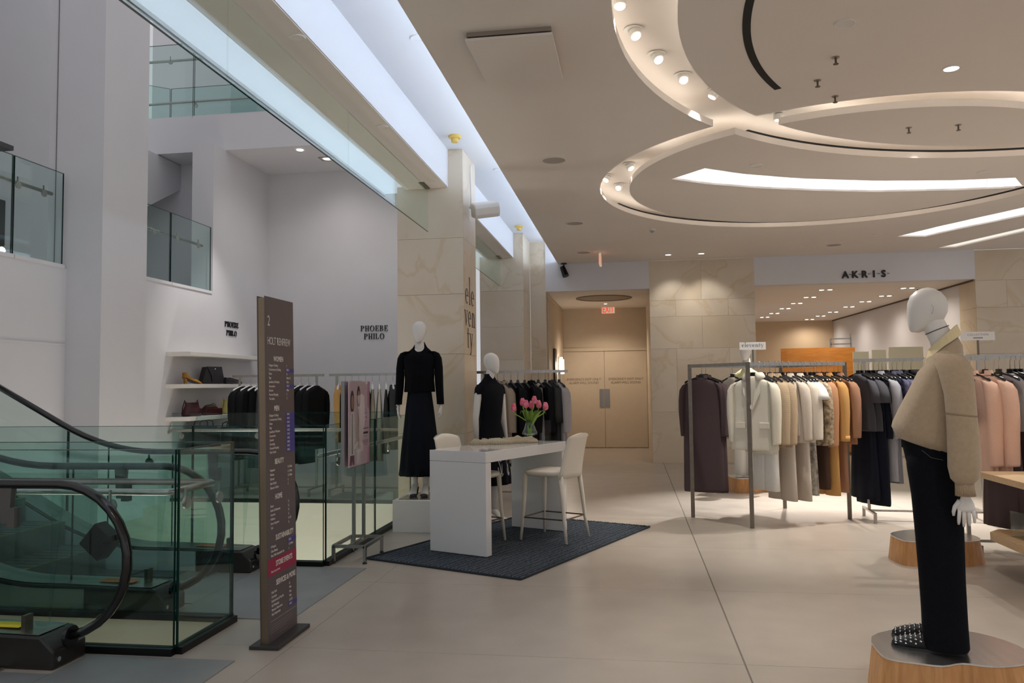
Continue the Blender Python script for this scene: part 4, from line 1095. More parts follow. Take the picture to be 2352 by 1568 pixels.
pump((-6.1, 10.36, 1.59), RAD(62), 'farther mustard suede pump on the middle shelf', M_MUST)
pump((-6.0, 11.30, 1.59), RAD(70), 'nearer black loafer on the middle shelf', M_BLEATH, False)
pump((-6.05, 11.52, 1.59), RAD(70), 'farther black loafer on the middle shelf', M_BLEATH, False)
def bag(loc, rz, label, m, w, d, h, kind):
    t = thing('handbag', label, 'bag', loc, rz, 'handbags on the shelves')
    if kind == 'fold':
        B().prism([(-w / 2, 0), (w / 2, 0), (w / 2 * .74, h), (-w / 2 * .62, h)], -d / 2, d / 2, 'y').obj('body', m, t, bevel=.01)
        B().prism([(-w / 2 * .60, h + .003), (w / 2 * .72, h + .003), (w / 2 * .95, h * .25), (-.02, h * .12), (-w / 2 * .2, h * .5)], -d / 2 - .012, -d / 2 - .004, 'y').obj('flap', m, t)
        B().disc((.02, -d / 2 - .016, h * .88), .008, .006, 10, 'y').obj('stud', M_CHROME, t)
    elif kind == 'bucket':
        B().eloft([(0, 0, 0, w * .5, d * .5), (.03, 0, 0, w * .52, d * .52), (h * .55, 0, 0, w * .42, d * .42, 0, .02), (h * .8, 0, 0, w * .36, d * .25, 0, .08), (h * .95, 0, 0, w * .36, d * .3, 0, .12)], 24, 3, fold=(6, 0), cap1=False).obj('body', m, t, smooth=True)
        B().tube([(-w * .3, 0, h * .85), (-w * .42, 0, h * 1.1), (-w * .55, .0, h * .6), (-w * .58, 0, .02)], .009, 8).obj('strap', m, t, smooth=True)
        B().tube([(w * .2, 0, h * .85), (w * .34, 0, h * 1.12), (w * .45, 0, h * .6), (w * .75, -.03, .03)], .007, 8).obj('strap', m, t, smooth=True)
    elif kind == 'box':
        B().box(-w / 2, w / 2, -d / 2, d / 2, 0, h * .62).obj('body', m, t, bevel=.008)
        B().eloft([(h * .62, 0, 0, w * .42, d * .42), (h * .85, 0, 0, w * .3, d * .3, 0, .1), (h * .95, 0, 0, w * .12, d * .15)], 20, 2.5, fold=(5, 1)).obj('gathered_top', M_BROWN, t, smooth=True)
        B().tube([(-.03, -.02, h * .9), (.02, -.03, h * 1.05), (.06, -.04, h * .92)], .004, 6).obj('drawstring', m, t)
    else:
        B().eloft([(0, 0, 0, w * .5, d * .5), (h * .5, 0, 0, w * .5, d * .5, 0, .02), (h * .75, 0, 0, w * .42, d * .38, 0, .03), (h * .78, 0, 0, w * .3, d * .3)], 24, 4, fold=(4, 0)).obj('body', m, t, smooth=True)
        for s in (-1, 1):
            B().tube([(-w * .22, s * d * .3, h * .74), (-w * .2, s * d * .3, h * .95), (0, s * d * .3, h * 1.02), (w * .2, s * d * .3, h * .95), (w * .22, s * d * .3, h * .74)], .009, 8).obj('handle', m, t, smooth=True)
        B().box(-.03, .03, -d * .5 - .006, -d * .5, h * .45, h * .75).obj('clasp_tab', m, t)
bag((-6.05, 10.82, 1.59), RAD(62), 'black folded leather bag on the middle shelf', M_BLEATH, .36, .12, .25, 'fold')
bag((-6.03, 10.28, 1.145), RAD(66), 'burgundy bucket bag with straps on the bottom shelf', M_BURG, .26, .16, .20, 'bucket')
bag((-6.03, 10.78, 1.145), RAD(66), 'burgundy box bag with brown gathered top on the bottom shelf', M_BURG, .28, .18, .16, 'box')
bag((-6.05, 11.32, 1.145), RAD(66), 'pale yellow strappy bag on the bottom shelf', M_YELB, .2, .12, .22, 'bucket')
t = thing('display_bench', 'low white display bench under the shelves', 'bench', (-6.0, 11.25, 0)); B().box(-.24, .24, -.98, 1.1, .64, .70).obj('bench_top', M_WHITEM, t); B().box(-.24, .2, -.98, -.93, 0, .64).obj('support', M_WHITEM, t); B().box(-.24, .2, 1.0, 1.05, 0, .64).obj('support', M_WHITEM, t)
bag((-6.02, 10.58, .70), RAD(66), 'large black leather tote on the display bench', M_BLEATH, .52, .2, .38, 'tote')
bag((-6.02, 11.3, .70), RAD(66), 'smaller black leather tote on the display bench', M_BLEATH, .36, .18, .32, 'tote')

# ================================================================== WHITE PLINTH, WOOD PLINTHS, RIGHT TABLE
t = thing('white_plinth', 'low white box plinth under the black suited mannequin', 'plinth', (-2.2, 8.47, 0))
B().box(-.30, .30, -.34, .34, 0, .33).obj('box', M_WHITEM, t, bevel=.004); B().box(-.25, .25, -.28, .28, .33, .335).obj('base_glass', mat('plinth_smoke', S(96, 90, 86), .15), t)
import_outline = [(1.131, 4.123), (1.17, 4.40), (1.37, 4.56), (1.579, 4.583), (1.75, 4.52), (1.86, 4.33), (1.84, 4.12), (1.742, 4.03), (1.60, 3.99), (1.48, 4.02), (1.37, 3.97), (1.26, 4.0), (1.16, 4.04)]
def smooth_closed(P, n=4):
    out = []; m = len(P)
    for i in range(m):
        p0, p1, p2, p3 = P[i - 1], P[i], P[(i + 1) % m], P[(i + 2) % m]
        for k in range(n):
            u = k / n
            out.append(tuple(.5 * (2 * p1[a] + (p2[a] - p0[a]) * u + (2 * p0[a] - 5 * p1[a] + 4 * p2[a] - p3[a]) * u * u + (3 * p1[a] - p0[a] - 3 * p2[a] + p3[a]) * u ** 3) for a in (0, 1)))
    return out
OUT = [(x - 1.45, y - 4.28) for x, y in smooth_closed(import_outline, 3)]
def plinth(loc, rz, sc, h, label):
    t = thing('wood_plinth', label, 'plinth', loc, rz, 'organic wood plinths')
    P = [(x * sc, y * sc) for x, y in OUT]; n = len(P)
    B().prism([(x * 1.01, y * 1.01) for x, y in P], h - .008, h).obj('steel_top', M_PTOP, t)
    B().prism([(x * .93, y * .93) for x, y in P], .0, h - .009).obj('core', M_FLOORB, t)
    for i in range(n):
        a, c = P[i], P[(i + 1) % n]
        g = .004
        a2 = (a[0] + (c[0] - a[0]) * g, a[1] + (c[1] - a[1]) * g); c2 = (c[0] + (a[0] - c[0]) * g, c[1] + (a[1] - c[1]) * g)
        r0 = [(a2[0] * 1.09, a2[1] * 1.09, 0), (c2[0] * 1.09, c2[1] * 1.09, 0), (c2[0] * .95, c2[1] * .95, 0), (a2[0] * .95, a2[1] * .95, 0)]
        r1 = [(a2[0], a2[1], h - .009), (c2[0], c2[1], h - .009), (c2[0] * .94, c2[1] * .94, h - .009), (a2[0] * .94, a2[1] * .94, h - .009)]
        B().rings([r0, r1]).obj('stave', M_WOOD, t)
plinth((1.46, 4.28, 0), 0, .95, .2, 'curvy wooden plinth with steel top under the beige sweater mannequin')
plinth((2.45, 7.28, 0), RAD(8), .92, .2, 'curvy wooden plinth with steel top standing empty behind the mannequin')
plinth((1.62, 11.75, 0), RAD(20), .95, .2, 'curvy wooden plinth far behind the clothes rail')
t = thing('display_table', 'pale oak display table with lower shelf at the right edge', 'table', (2.79, 6.2, 0))
B().prism([(.03, -.9), (1.4, -.9), (1.4, 1.0), (.07, 1.0), (.05, .95)], .70, .75).obj('table_top', M_WOODL, t, bevel=.003)
B().prism([(.0, -.9), (1.4, -.9), (1.4, .85), (.12, .85), (.01, .72)], .235, .30).obj('shelf', M_WOODL, t, bevel=.003)
for x, y in ((.62, -.7), (1.3, -.7), (.62, .75), (1.3, .75)): B().box(x - .02, x + .02, y - .02, y + .02, 0, .70).obj('leg', M_STEEL, t)
t = thing('acrylic_box', 'clear acrylic box with folded sweaters on the lower shelf', 'box', (3.06, 6.55, .30), RAD(10))
b = B(); b.box(-.16, .3, -.16, -.155, 0, .2); b.box(-.16, -.155, -.155, .2, 0, .2); b.box(-.155, .3, -.155, .2, 0, .004); b.obj('box_walls', M_GLASSC, t)
for k in range(3):
    tt = tag(lump(.4, .3, .055, .07, .02, .002, k + 3).obj('folded_sweater', mat('folded_' + 'abc'[k], [S(150, 138, 120), S(84, 96, 88), S(168, 152, 132)][k], .9, bump=.2)), '%s folded sweater in the acrylic box' % ['lowest beige', 'middle grey green', 'topmost sand'][k], 'sweater', 'folded sweaters in the acrylic box')
    tt.location = (3.06, 6.55, .306 + .058 * k); tt.rotation_euler = (0, 0, RAD(10))
t = thing('acrylic_riser', 'small clear acrylic block on the oak table top', 'riser', (3.15, 6.75, .75)); B().box(-.06, .06, -.06, .06, 0, .006).obj('foot', M_GLASSC, t); B().lathe([(.05, .006), (.05, .12), (.046, .12), (.046, .01)], 20, cap1=False).obj('cup', M_GLASSC, t)
# ================================================================== MANNEQUINS
def head(b, cx, cy, zc, ang, sc=1., tilt=0.):
    """egg head without features, chin at height zc, facing direction ang"""
    prof = [(0.0, .082, -.045, .020), (.012, .090, -.02, .034), (.035, .095, .03, .048), (.07, .098, .066, .062), (.11, .098, .085, .072), (.15, .094, .09, .076), (.185, .080, .080, .070), (.21, .056, .060, .052), (.225, .026, .032, .028), (.23, .006, .010, .008)]
    rs = []; n = 24
    ca, sa = cos(ang), sin(ang)
    for z, f, bk, w_ in prof:
        mx = (f - bk) / 2; a = (f + bk) / 2
        r = []
        for i in range(n):
            t = 2 * pi * i / n
            x = (mx + a * cos(t)) * sc; y = w_ * sin(t) * sc
            r.append((cx + x * ca - y * sa, cy + x * sa + y * ca, zc + (z + tilt * x) * sc))
        rs.append(r)
    b.rings(rs)
    # shallow ear dimples as low ridges
    for s in (-1, 1):
        x, y = -.012 * sc, s * .072 * sc
        p = [(cx + (x + .012 * cos(q)) * ca - y * sa, cy + (x + .012 * cos(q)) * sa + y * ca, zc + (.115 + .022 * sin(q)) * sc) for q in [pi * .5 + k * pi / 5 for k in range(6)]]
        b.tube(p, .0035 * sc, 6)
def hand(b, wr, wdir, ndir, L=.17, thumb=1):
    """hanging relaxed hand; wr wrist point, wdir across the knuckles (index to little), ndir palm normal"""
    wr = Vector(wr); wd = Vector(wdir).normalized(); nd = Vector(ndir).normalized(); dn = Vector((0, 0, -1))
    rs = []
    for q, wh, th in ((0, .021, .019), (.02, .022, .017), (.045, .034, .015), (.07, .038, .014), (.085, .036, .012)):
        c = wr + dn * q + nd * .004
        rs.append([tuple(c + wd * (wh * cos(2 * pi * i / 14)) + nd * (th * sin(2 * pi * i / 14))) for i in range(14)])
    b.rings(rs)
    for k, (o, ln) in enumerate(((-.027, .070), (-.009, .080), (.010, .074), (.028, .058))):
        p0 = wr + dn * .078 + wd * o
        p1 = p0 + dn * ln * .45 + wd * (o * .12) + nd * .006
        p2 = p0 + dn * ln * .8 + wd * (o * .18) + nd * .018
        p3 = p0 + dn * ln + wd * (o * .2) + nd * .028
        b.tube([p0, p1, p2, p3], [.0088, .0085, .0075, .005], 8)
    p0 = wr + dn * .035 - wd * .024
    b.tube([p0, p0 + dn * .03 - wd * .022 + nd * .006, p0 + dn * .055 - wd * .028 + nd * .014, p0 + dn * .072 - wd * .028 + nd * .02], [.013, .010, .0085, .006], 8)
def arm(b, pts, rr): b.tube(pts, rr, 12)
def foot(b, x, y, z, ang, L=.24, lift=0., sc=1.):
    ca, sa = cos(ang) * sc, sin(ang) * sc; rs = []
    for q, w_, h0, h1 in ((-.06, .022, lift, lift + .05), (-.04, .03, lift, lift + .09), (0, .033, lift * .8, lift + .085), (.05, .036, lift * .45, lift * .6 + .06), (.10, .042, .004, .04), (.15, .038, .0, .028), (.18, .022, .0, .018)):
        r = []
        for i in range(12):
            t = 2 * pi * i / 12
            yy = w_ * cos(t); zz = (h0 + h1) / 2 + (h1 - h0) / 2 * sin(t)
            r.append((x + q * ca - yy * sa, y + q * sa + yy * ca, z + zz))
        rs.append(r)
    b.rings(rs)

M_SWEAT = mat('beige_cashmere', S(178, 157, 130), .95, var=.05, scale=50, bump=.35, bscale=260, spec=.1, sheen=.3)
M_CREAMC = mat('cream_cotton', S(226, 208, 164), .8)
M_DENIM = mat('dark_denim', S(16, 17, 22), .9, var=.15, scale=120, bump=.1, bscale=400, spec=.1)
M_SUIT = mat('black_wool', S(14, 14, 18), .9, bump=.1, bscale=300, spec=.1)
M_SKIRT = mat('navy_black_wool', S(17, 20, 27), .85, bump=.08, bscale=300, spec=.15)

FA = pi - .30
# ---- beige sweater mannequin in front, facing left; local x forward, +y is the viewer's side
t = thing('mannequin', 'white egg head mannequin in beige sweater and dark jeans on the wood plinth', 'mannequin', (1.49, 4.28, .2), FA)
b = B()
head(b, 0, 0, 1.545, 0, 1.0, .10)
b.tube([(-.075, 0, 1.44), (-.050, 0, 1.52), (-.022, 0, 1.585), (-.004, 0, 1.63)], [.062, .055, .053, .045], 18)
b.tube([(-.085, 0, 1.2), (-.08, 0, 1.46)], [.09, .07], 16)
for s in (1, -1):
    hand(b, (-.115, s * .215, .775), (-1, 0, 0) if s > 0 else (-1, 0, 0), (0, -s, 0))
    b.tube([(-.08, s * .06, 1.40), (-.085, s * .155, 1.38), (-.10, s * .2, 1.1), (-.115, s * .215, .76)], [.045, .042, .035, .021], 10)
    b.tube([(-.05, s * .05, 1.25), (.0, s * .085, .9), (.0, s * .09, .05)], [.07, .06, .035], 10)
    foot(b, .02, s * .088, .014, 0, sc=.72)
b.obj('body', M_MANN, t, smooth=True)
B().tube([(-.034 + .0555 * cos(a), .0555 * sin(a), 1.558 - .022 * cos(a)) for a in [RAD(18 + 16 * k) for k in range(10)]], .0018, 6).obj('neck_seam', M_LETTER, t)
b = B()
b.eloft([(.985, .02, 0, .130, .150, .30), (.975, .02, 0, .150, .168, .34), (1.02, .025, 0, .163, .185, .34, .015), (1.06, .022, 0, .160, .195, .26, .02), (1.15, .005, 0, .148, .205, .1, .015), (1.25, -.018, 0, .125, .205, .05), (1.35, -.042, 0, .103, .200), (1.40, -.055, 0, .090, .188, -.25), (1.435, -.055, 0, .088, .150, -.5), (1.465, -.045, 0, .080, .095, -.7), (1.47, -.045, 0, .072, .080, -.7)], 32, 2.3, fold=(7, .6), cap0=True, cap1=True)
b.obj('sweater_body', M_SWEAT, t, smooth=True)
for s in (1, -1):
    b = B()
    b.eloft([(1.41, -.055, s * .07, .02, .015), (1.436, -.060, s * .095, .034, .022), (1.438, -.064, s * .112, .050, .028), (1.432, -.070, s * .13, .062, .034), (1.412, -.078, s * .155, .073, .042), (1.36, -.094, s * .19, .076, .050), (1.24, -.108, s * .222, .066, .056), (1.12, -.112, s * .23, .066, .058), (1.0, -.115, s * .232, .067, .058, 0, .03), (.90, -.114, s * .232, .068, .056, 0, .04), (.845, -.112, s * .228, .058, .050), (.825, -.111, s * .225, .040, .036)], 20, 2.2, fold=(4, 1))
    sl = b.obj('sleeve', M_SWEAT, t, smooth=True)
    B().eloft([(.832, -.111, s * .225, .040, .036), (.80, -.112, s * .224, .041, .037), (.765, -.114, s * .222, .044, .039)], 20, 2.1).obj('ribbed_cuff', weave_mat('rib_knit', S(160, 138, 112), S(180, 158, 132), 40, .5, 'X') if 'rib_knit' not in MATS else MATS['rib_knit'], sl, smooth=True)
    B().eloft([(1.148, -.111, s * .229, .0668, .0585, .12), (1.144, -.111, s * .229, .0678, .0595, .12), (1.140, -.111, s * .229, .0668, .0585, .12)], 20, 2.2).obj('sleeve_seam', mat('seam_beige', S(148, 128, 104), .9), sl, smooth=True)  # slightly darker ring marks the sleeve seam
# shirt collar, open at the front, high at the back
rs = []
for i in range(25):
    a = RAD(38 + 284 * i / 24)
    c, s_ = cos(a), sin(a)
    zb = 1.487 - .068 * c
    inn = (-.050 + .062 * c, .070 * s_, zb + .022)
    out = (-.046 + .096 * c, .112 * s_, zb - .020 - .03 * max(0, c))
    mid = (-.050 + .074 * c, .080 * s_, zb + .030)
    rs.append([inn, mid, out, (out[0] * .99 - .0006, out[1] * .98, out[2] - .004), (mid[0] * .96, mid[1] * .94, mid[2] - .006)])
B().rings(rs).obj('collar', M_CREAMC, t, smooth=False)
b = B()
b.eloft([(1.08, .02, 0, .125, .15), (.98, .015, 0, .128, .168), (.90, .005, 0, .124, .176), (.82, .0, 0, .095, .14)], 28, 2.6)
b.obj('jeans_hip', M_DENIM, t, smooth=True)
for s in (1, -1):
    B().eloft([(1.0, .012, s * .07, .105, .09), (.88, .006, s * .085, .122, .093), (.74, .0, s * .09, .112, .088), (.55, -.005, s * .09, .106, .085, 0, .015), (.35, -.008, s * .09, .100, .084, 0, .02), (.15, -.012, s * .09, .098, .085, 0, .02), (.03, -.014, s * .09, .099, .087, 0, .03), (.012, -.014, s * .09, .092, .08)], 24, 2.4, fold=(5, .5)).obj('jeans_leg', M_DENIM, t, smooth=True)
B().tube([(.06, .171, .97), (.02, .178, .935), (-.03, .178, .925)], .0018, 6).obj('pocket_stitch', mat('stitch', S(70, 66, 66), .9), t)
for s, lb in ((1, 'near'), (-1, 'far')):
    sh = thing('studded_slipper', '%s black slipper with silver studs on the wood plinth' % ('viewer side' if s > 0 else 'far side'), 'shoe', (1.49 + cos(FA) * .03 - sin(FA) * s * .088, 4.28 + sin(FA) * .03 + cos(FA) * s * .088, .2), FA, 'studded slippers')
    rs = []
    pr = [(-.10, .036, .055), (-.02, .038, .068), (.04, .04, .066), (.10, .042, .055), (.15, .036, .042), (.18, .022, .03), (.195, .006, .014)]
    for x, w_, h in pr:
        rs.append([(x, -w_, .010), (x, -w_ * .96, .010 + h * .5), (x, -w_ * .55, .008 + h * .92), (x, 0, .008 + h), (x, w_ * .55, .008 + h * .92), (x, w_ * .96, .010 + h * .5), (x, w_, .010)])
    up = B().rings(rs, closed=True).obj('upper', mat('black_velvet', S(14, 13, 15), .7), sh, smooth=True)
    B().prism([(-.12, -.036), (.04, -.042), (.12, -.044), (.18, -.026), (.198, 0), (.18, .026), (.12, .044), (.04, .042), (-.12, .036)], 0, .010).obj('sole', M_BLACKP, sh)
    sb = B()
    for ix in range(9):
        x = .0 + .022 * ix
        k = max(0, min(len(pr) - 2, next((q for q in range(len(pr) - 1) if pr[q][0] <= x <= pr[q + 1][0]), len(pr) - 2)))
        f = (x - pr[k][0]) / (pr[k + 1][0] - pr[k][0]); w_ = pr[k][1] + f * (pr[k + 1][1] - pr[k][1]); h = pr[k][2] + f * (pr[k + 1][2] - pr[k][2])
        for jy in range(7):
            a = RAD(18 + 24 * jy + (12 if ix % 2 else 0))
            if a > RAD(168): continue
            y, z = w_ * cos(a), .010 + h * (sin(a) ** .8)
            r0 = .0075 if (ix + jy) % 2 else .0055
            sb.lathe([(r0, -.003), (r0 * .8, .002), (r0 * .2, .0045)], 8, (x, y, z))
    sb.obj('studs', M_CHROME, up)
    up.children[0]['kind'] = 'stuff'

# ---- black suit mannequin on the white plinth, facing the viewer
t = thing('mannequin', 'white egg head mannequin in black jacket and long dark skirt on the white plinth', 'mannequin', (-2.30, 8.50, .335), -pi / 2 + .10)
b = B()
head(b, 0, 0, 1.66, 0, 1.03, 0)
b.tube([(-.03, 0, 1.50), (-.01, 0, 1.60), (.005, 0, 1.69)], [.07, .052, .05], 16)
b.eloft([(1.25, 0, 0, .08, .12), (1.45, -.0, 0, .07, .13), (1.53, -.01, 0, .055, .09), (1.60, -.012, 0, .05, .052)], 20)
for s in (1, -1):
    hand(b, (.02, s * .235, .985), (1, 0, 0) if 0 else (-1, 0, 0), (0, -s, 0))
    b.tube([(-.01, s * .06, 1.48), (-.01, s * .165, 1.47), (0, s * .208, 1.25), (.02, s * .235, .97)], [.035, .036, .032, .02], 10)
    b.tube([(.0, s * .06, 1.3), (.0, s * .065, .7), (-.01, s * .062, .35), (-.02, s * .06, .12), (-.02, s * .06, .06)], [.06, .06, .05, .03, .028], 12)
    foot(b, -.02, s * .06, .004, s * .05, lift=.06)
b.obj('body', M_MANN, t, smooth=True)
b = B()
b.eloft([(1.12, .0, 0, .112, .170), (1.135, 0, 0, .115, .170), (1.25, .0, 0, .112, .160), (1.36, .005, 0, .114, .166), (1.45, .005, 0, .108, .180), (1.515, -.005, 0, .095, .182), (1.555, -.010, 0, .082, .140, -.3), (1.585, -.012, 0, .074, .088, -.7), (1.625, -.016, 0, .066, .060, -1.0), (1.62, -.016, 0, .061, .055, -1.0), (1.58, -.012, 0, .06, .06, -.9)], 32, 2.2, cap0=True)
jk = b.obj('jacket_body', M_SUIT, t, smooth=True)
for s in (1, -1):
    B().eloft([(1.565, -.015, s * .13, .05, .04), (1.545, -.012, s * .178, .06, .036), (1.49, -.008, s * .2, .062, .044), (1.38, 0, s * .21, .058, .047), (1.18, .008, s * .218, .052, .044), (1.05, .018, s * .228, .047, .040), (.985, .022, s * .232, .045, .039)], 18, 2.2).obj('sleeve', M_SUIT, t, smooth=True)
B().prism([(-.060, 1.122), (.010, 1.122), (.022, 1.44), (.004, 1.50)], .1085, .1205, 'x').obj('front_flap', M_SUIT, jk)
b = B(); fold = (11, .4)
b.eloft([(1.2, 0, 0, .09, .12), (1.06, 0, 0, .100, .138), (.95, 0, 0, .110, .152, 0, .015), (.75, .0, 0, .125, .172, 0, .035), (.5, .0, 0, .148, .198, 0, .05), (.3, .0, 0, .165, .215, 0, .06), (.215, .0, 0, .170, .224, 0, .065)], 66, 2.1, fold=fold)
b.obj('skirt', M_SKIRT, t, smooth=True)
for s, lb in ((1, 'right'), (-1, 'left')):
    sh = thing('pump_shoe', 'dark pump on the %s foot of the mannequin on the white plinth' % lb, 'shoe', (-2.30 + s * .06 , 8.52, .335), -pi / 2 + .1, 'dark pumps of the suit mannequin')
    rs = []
    for q, w_, z0, z1 in ((-.065, .025, .07, .105), (-.03, .034, .06, .085), (.03, .038, .035, .055), (.08, .042, .006, .03), (.14, .044, .0, .034), (.18, .036, .0, .03), (.205, .012, .0, .018)):
        rs.append([(q, w_ * cos(2 * pi * i / 10), (z0 + z1) / 2 + (z1 - z0) / 2 * sin(2 * pi * i / 10)) for i in range(10)])
    B().rings(rs).obj('upper', mat('dark_suede', S(52, 46, 46), .8), sh, smooth=True)
    B().tube([(-.05, 0, .065), (-.05, 0, 0)], [.014, .006], 8).obj('heel', M_BLACKP, sh)

# ---- black dress mannequin behind the table, facing right
t = thing('mannequin', 'white egg head mannequin in sleeveless black embroidered dress behind the table', 'mannequin', (-1.60, 9.0, 0), RAD(-38))
b = B()
head(b, .015, 0, 1.655, .25, 1.03, -.02)
b.tube([(-.03, 0, 1.50), (-.01, 0, 1.60), (.01, 0, 1.70)], [.068, .052, .05], 16)
for s in (1, -1):
    b.tube([(-.02, 0, 1.50), (-.01, s * .12, 1.49), (-.01, s * .178, 1.42), (-.02, s * .21, 1.15), (.01, s * .222, .9)], [.03, .04, .043, .036, .024], 12)
    hand(b, (.01, s * .224, .92), (-1, 0, 0), (0, -s, 0))
    b.tube([(-.03, 0, 1.54), (-.01, s * .03, 1.2), (.0, s * .065, .6), (-.015, s * .062, .33), (-.02, s * .06, .10)], [.05, .06, .055, .048, .03], 12)
    foot(b, -.02, s * .06, .004, s * .05, lift=.05)
b.obj('body', M_MANN, t, smooth=True)
b = B()
b.eloft([(.40, 0, 0, .19, .235, 0, .05), (.55, 0, 0, .18, .225, 0, .045), (.8, .0, 0, .15, .19, 0, .03), (.98, 0, 0, .118, .155, 0, .01), (1.1, .0, 0, .098, .125), (1.32, .005, 0, .112, .15), (1.45, 0, 0, .105, .182), (1.52, -.012, 0, .075, .175), (1.565, -.02, 0, .06, .11), (1.615, -.016, 0, .058, .06), (1.65, -.012, 0, .055, .056)], 48, 2.2, fold=(9, 0))
dr = b.obj('dress', mat('black_cotton', S(18, 18, 23), .85, bump=.1, spec=.15), t, smooth=True)
for s in (1, -1):
    B().eloft([(1.53, -.01, s * .14, .05, .035), (1.49, -.01, s * .172, .055, .032), (1.42, -.01, s * .188, .052, .030)], 16).obj('cap_sleeve', MATS['black_cotton'], dr, smooth=True)
# embroidery: pale scrolls lying on the skirt
me_ = mat('embroidery_white', S(190, 190, 190), .7)
b = B()
def onskirt(a, z):
    q = max(0, min(1, (1.0 - z) / .6)); rx = .122 + .075 * q; ry = .160 + .085 * q
    return (rx * cos(a), ry * sin(a), z)
for k in range(5):
    a0 = RAD(-70 + 34 * k)
    for sgn in (1, -1):
        b.tube([onskirt(a0 + sgn * .02, .52), onskirt(a0 + sgn * .06, .62), onskirt(a0 + sgn * .17, .68), onskirt(a0 + sgn * .20, .76), onskirt(a0 + sgn * .10, .80), onskirt(a0 + sgn * .07, .74)], .0045, 5)
        b.tube([onskirt(a0 + sgn * .03, .66), onskirt(a0 + sgn * .05, .80), onskirt(a0 + sgn * .11, .88), onskirt(a0 + sgn * .08, .93)], .004, 5)
        b.tube([onskirt(a0 + sgn * .02, .5), onskirt(a0 + sgn * .12, .53), onskirt(a0 + sgn * .2, .60)], .005, 5)
b.obj('embroidery', me_, dr)

# ---- far mannequin behind the clothes rail
t = thing('mannequin', 'distant mannequin in pale yellow top and white trousers behind the clothes rail', 'mannequin', (1.60, 11.6, .2), RAD(-120))
b = B(); head(b, 0, 0, 1.63, 0, 1.02)
b.tube([(-.03, 0, 1.45), (-.005, 0, 1.68)], [.068, .05], 14)
for s in (1, -1):
    b.tube([(-.03, 0, 1.5), (0, s * .06, .95), (-.02, s * .08, .06)], [.06, .06, .03], 10); foot(b, -.02, s * .08, .004, s * .05, lift=.02)
b.obj('body', M_MANN, t, smooth=True)
B().eloft([(.86, 0, 0, .12, .17), (1.1, 0, 0, .105, .145), (1.35, 0, 0, .11, .185), (1.45, -.02, 0, .075, .17), (1.52, -.02, 0, .05, .06)], 24, 2.2).obj('top', mat('pale_yellow_knit', S(222, 216, 164), .8), t, smooth=True)
for s in (1, -1):
    B().eloft([(1.45, -.01, s * .16, .05, .045), (1.2, 0, s * .21, .05, .045), (.88, .02, s * .235, .045, .04)], 14).obj('sleeve', MATS['pale_yellow_knit'], t, smooth=True)
    B().eloft([(.98, 0, s * .08, .115, .09), (.6, 0, s * .085, .11, .095, 0, .04), (.03, 0, s * .09, .12, .11, 0, .06)], 20, 2.2, fold=(5, 0)).obj('trouser_leg', mat('white_cotton', S(232, 230, 224), .8), t, smooth=True)

# ================================================================== RACKS, HANGERS AND GARMENTS
def hanger_proto(m, name):
    r = bpy.data.objects.new(name, None); COL.objects.link(r); r.empty_display_size = .05
    hk = [(0, 0, -.155), (0, 0, -.045)] + [(.02 * sin(a) , 0, -.022 - .022 * cos(a)) for a in [RAD(20 + 26 * i) for i in range(9)]]
    B().tube(hk, .0024, 6).obj('hook', M_CHROME, r, smooth=True)
    b = B()
    rs = []
    for x, z, h, d in ((-.20, -.218, .022, .012), (-.19, -.21, .026, .016), (-.10, -.175, .02, .012), (-.03, -.155, .022, .010), (.03, -.155, .022, .010), (.10, -.175, .02, .012), (.19, -.21, .026, .016), (.20, -.218, .022, .012)):
        rs.append([(x, d * cos(2 * pi * i / 8), z + h / 2 * sin(2 * pi * i / 8)) for i in range(8)])
    b.rings(rs); b.box(-.026, .026, -.009, .009, -.165, -.12); b.obj('shoulder_arm', m, r)
    return r
HB = hanger_proto(mat('hanger_black', S(17, 17, 19), .3), 'clothes_hanger')
HW = hanger_proto(mat('hanger_white', S(226, 226, 226), .35), 'clothes_hanger')
tag(HB, 'black hanger', 'hanger'); tag(HW, 'white hanger', 'hanger')
FIRST = {id(HB): True, id(HW): True}
def put_hanger(proto, loc, rz, label, group):
    if FIRST.get(id(proto)):
        FIRST[id(proto)] = False
        proto.location = loc; proto.rotation_euler = (0, 0, rz); tag(proto, label, 'hanger', group); return proto
    return copytree(proto, loc, rz, label, group)

def body_levels(L, sw, hem, th, kind, am):
    if kind in ('trousers', 'skirt'):
        w0 = .15 if kind == 'trousers' else .14
        return [(-.0, 0, 0, w0, .012), (-.03, 0, 0, w0, .016), (-.2, 0, 0, (w0 * 2 + hem) / 3, th * .7, 0, am * .3), (-.5 * L, 0, 0, (w0 + hem) / 2, th, 0, am * .7), (-.8 * L, 0, 0, hem * .95, th, 0, am), (-L, 0, 0, hem, th * 1.05, 0, am)]
    d = .075
    return [(.005, 0, 0, .05, .04), (-.015, 0, 0, .068, .045), (-.035, 0, 0, sw * .62, .05), (-d, 0, 0, sw * .93, .05), (-d - .03, 0, 0, sw, .05, 0, 0), (-.18, 0, 0, sw * .98, th), (-.32, 0, 0, (sw + hem) / 2 * .95, th, 0, am * .4), (-.5 * L - .1, 0, 0, (sw * .5 + hem * 1.5) / 2, th * 1.05, 0, am * .7), (-.97 * L, 0, 0, hem, th * 1.1, 0, am), (-L, 0, 0, hem * .985, th * 1.05, 0, am)]
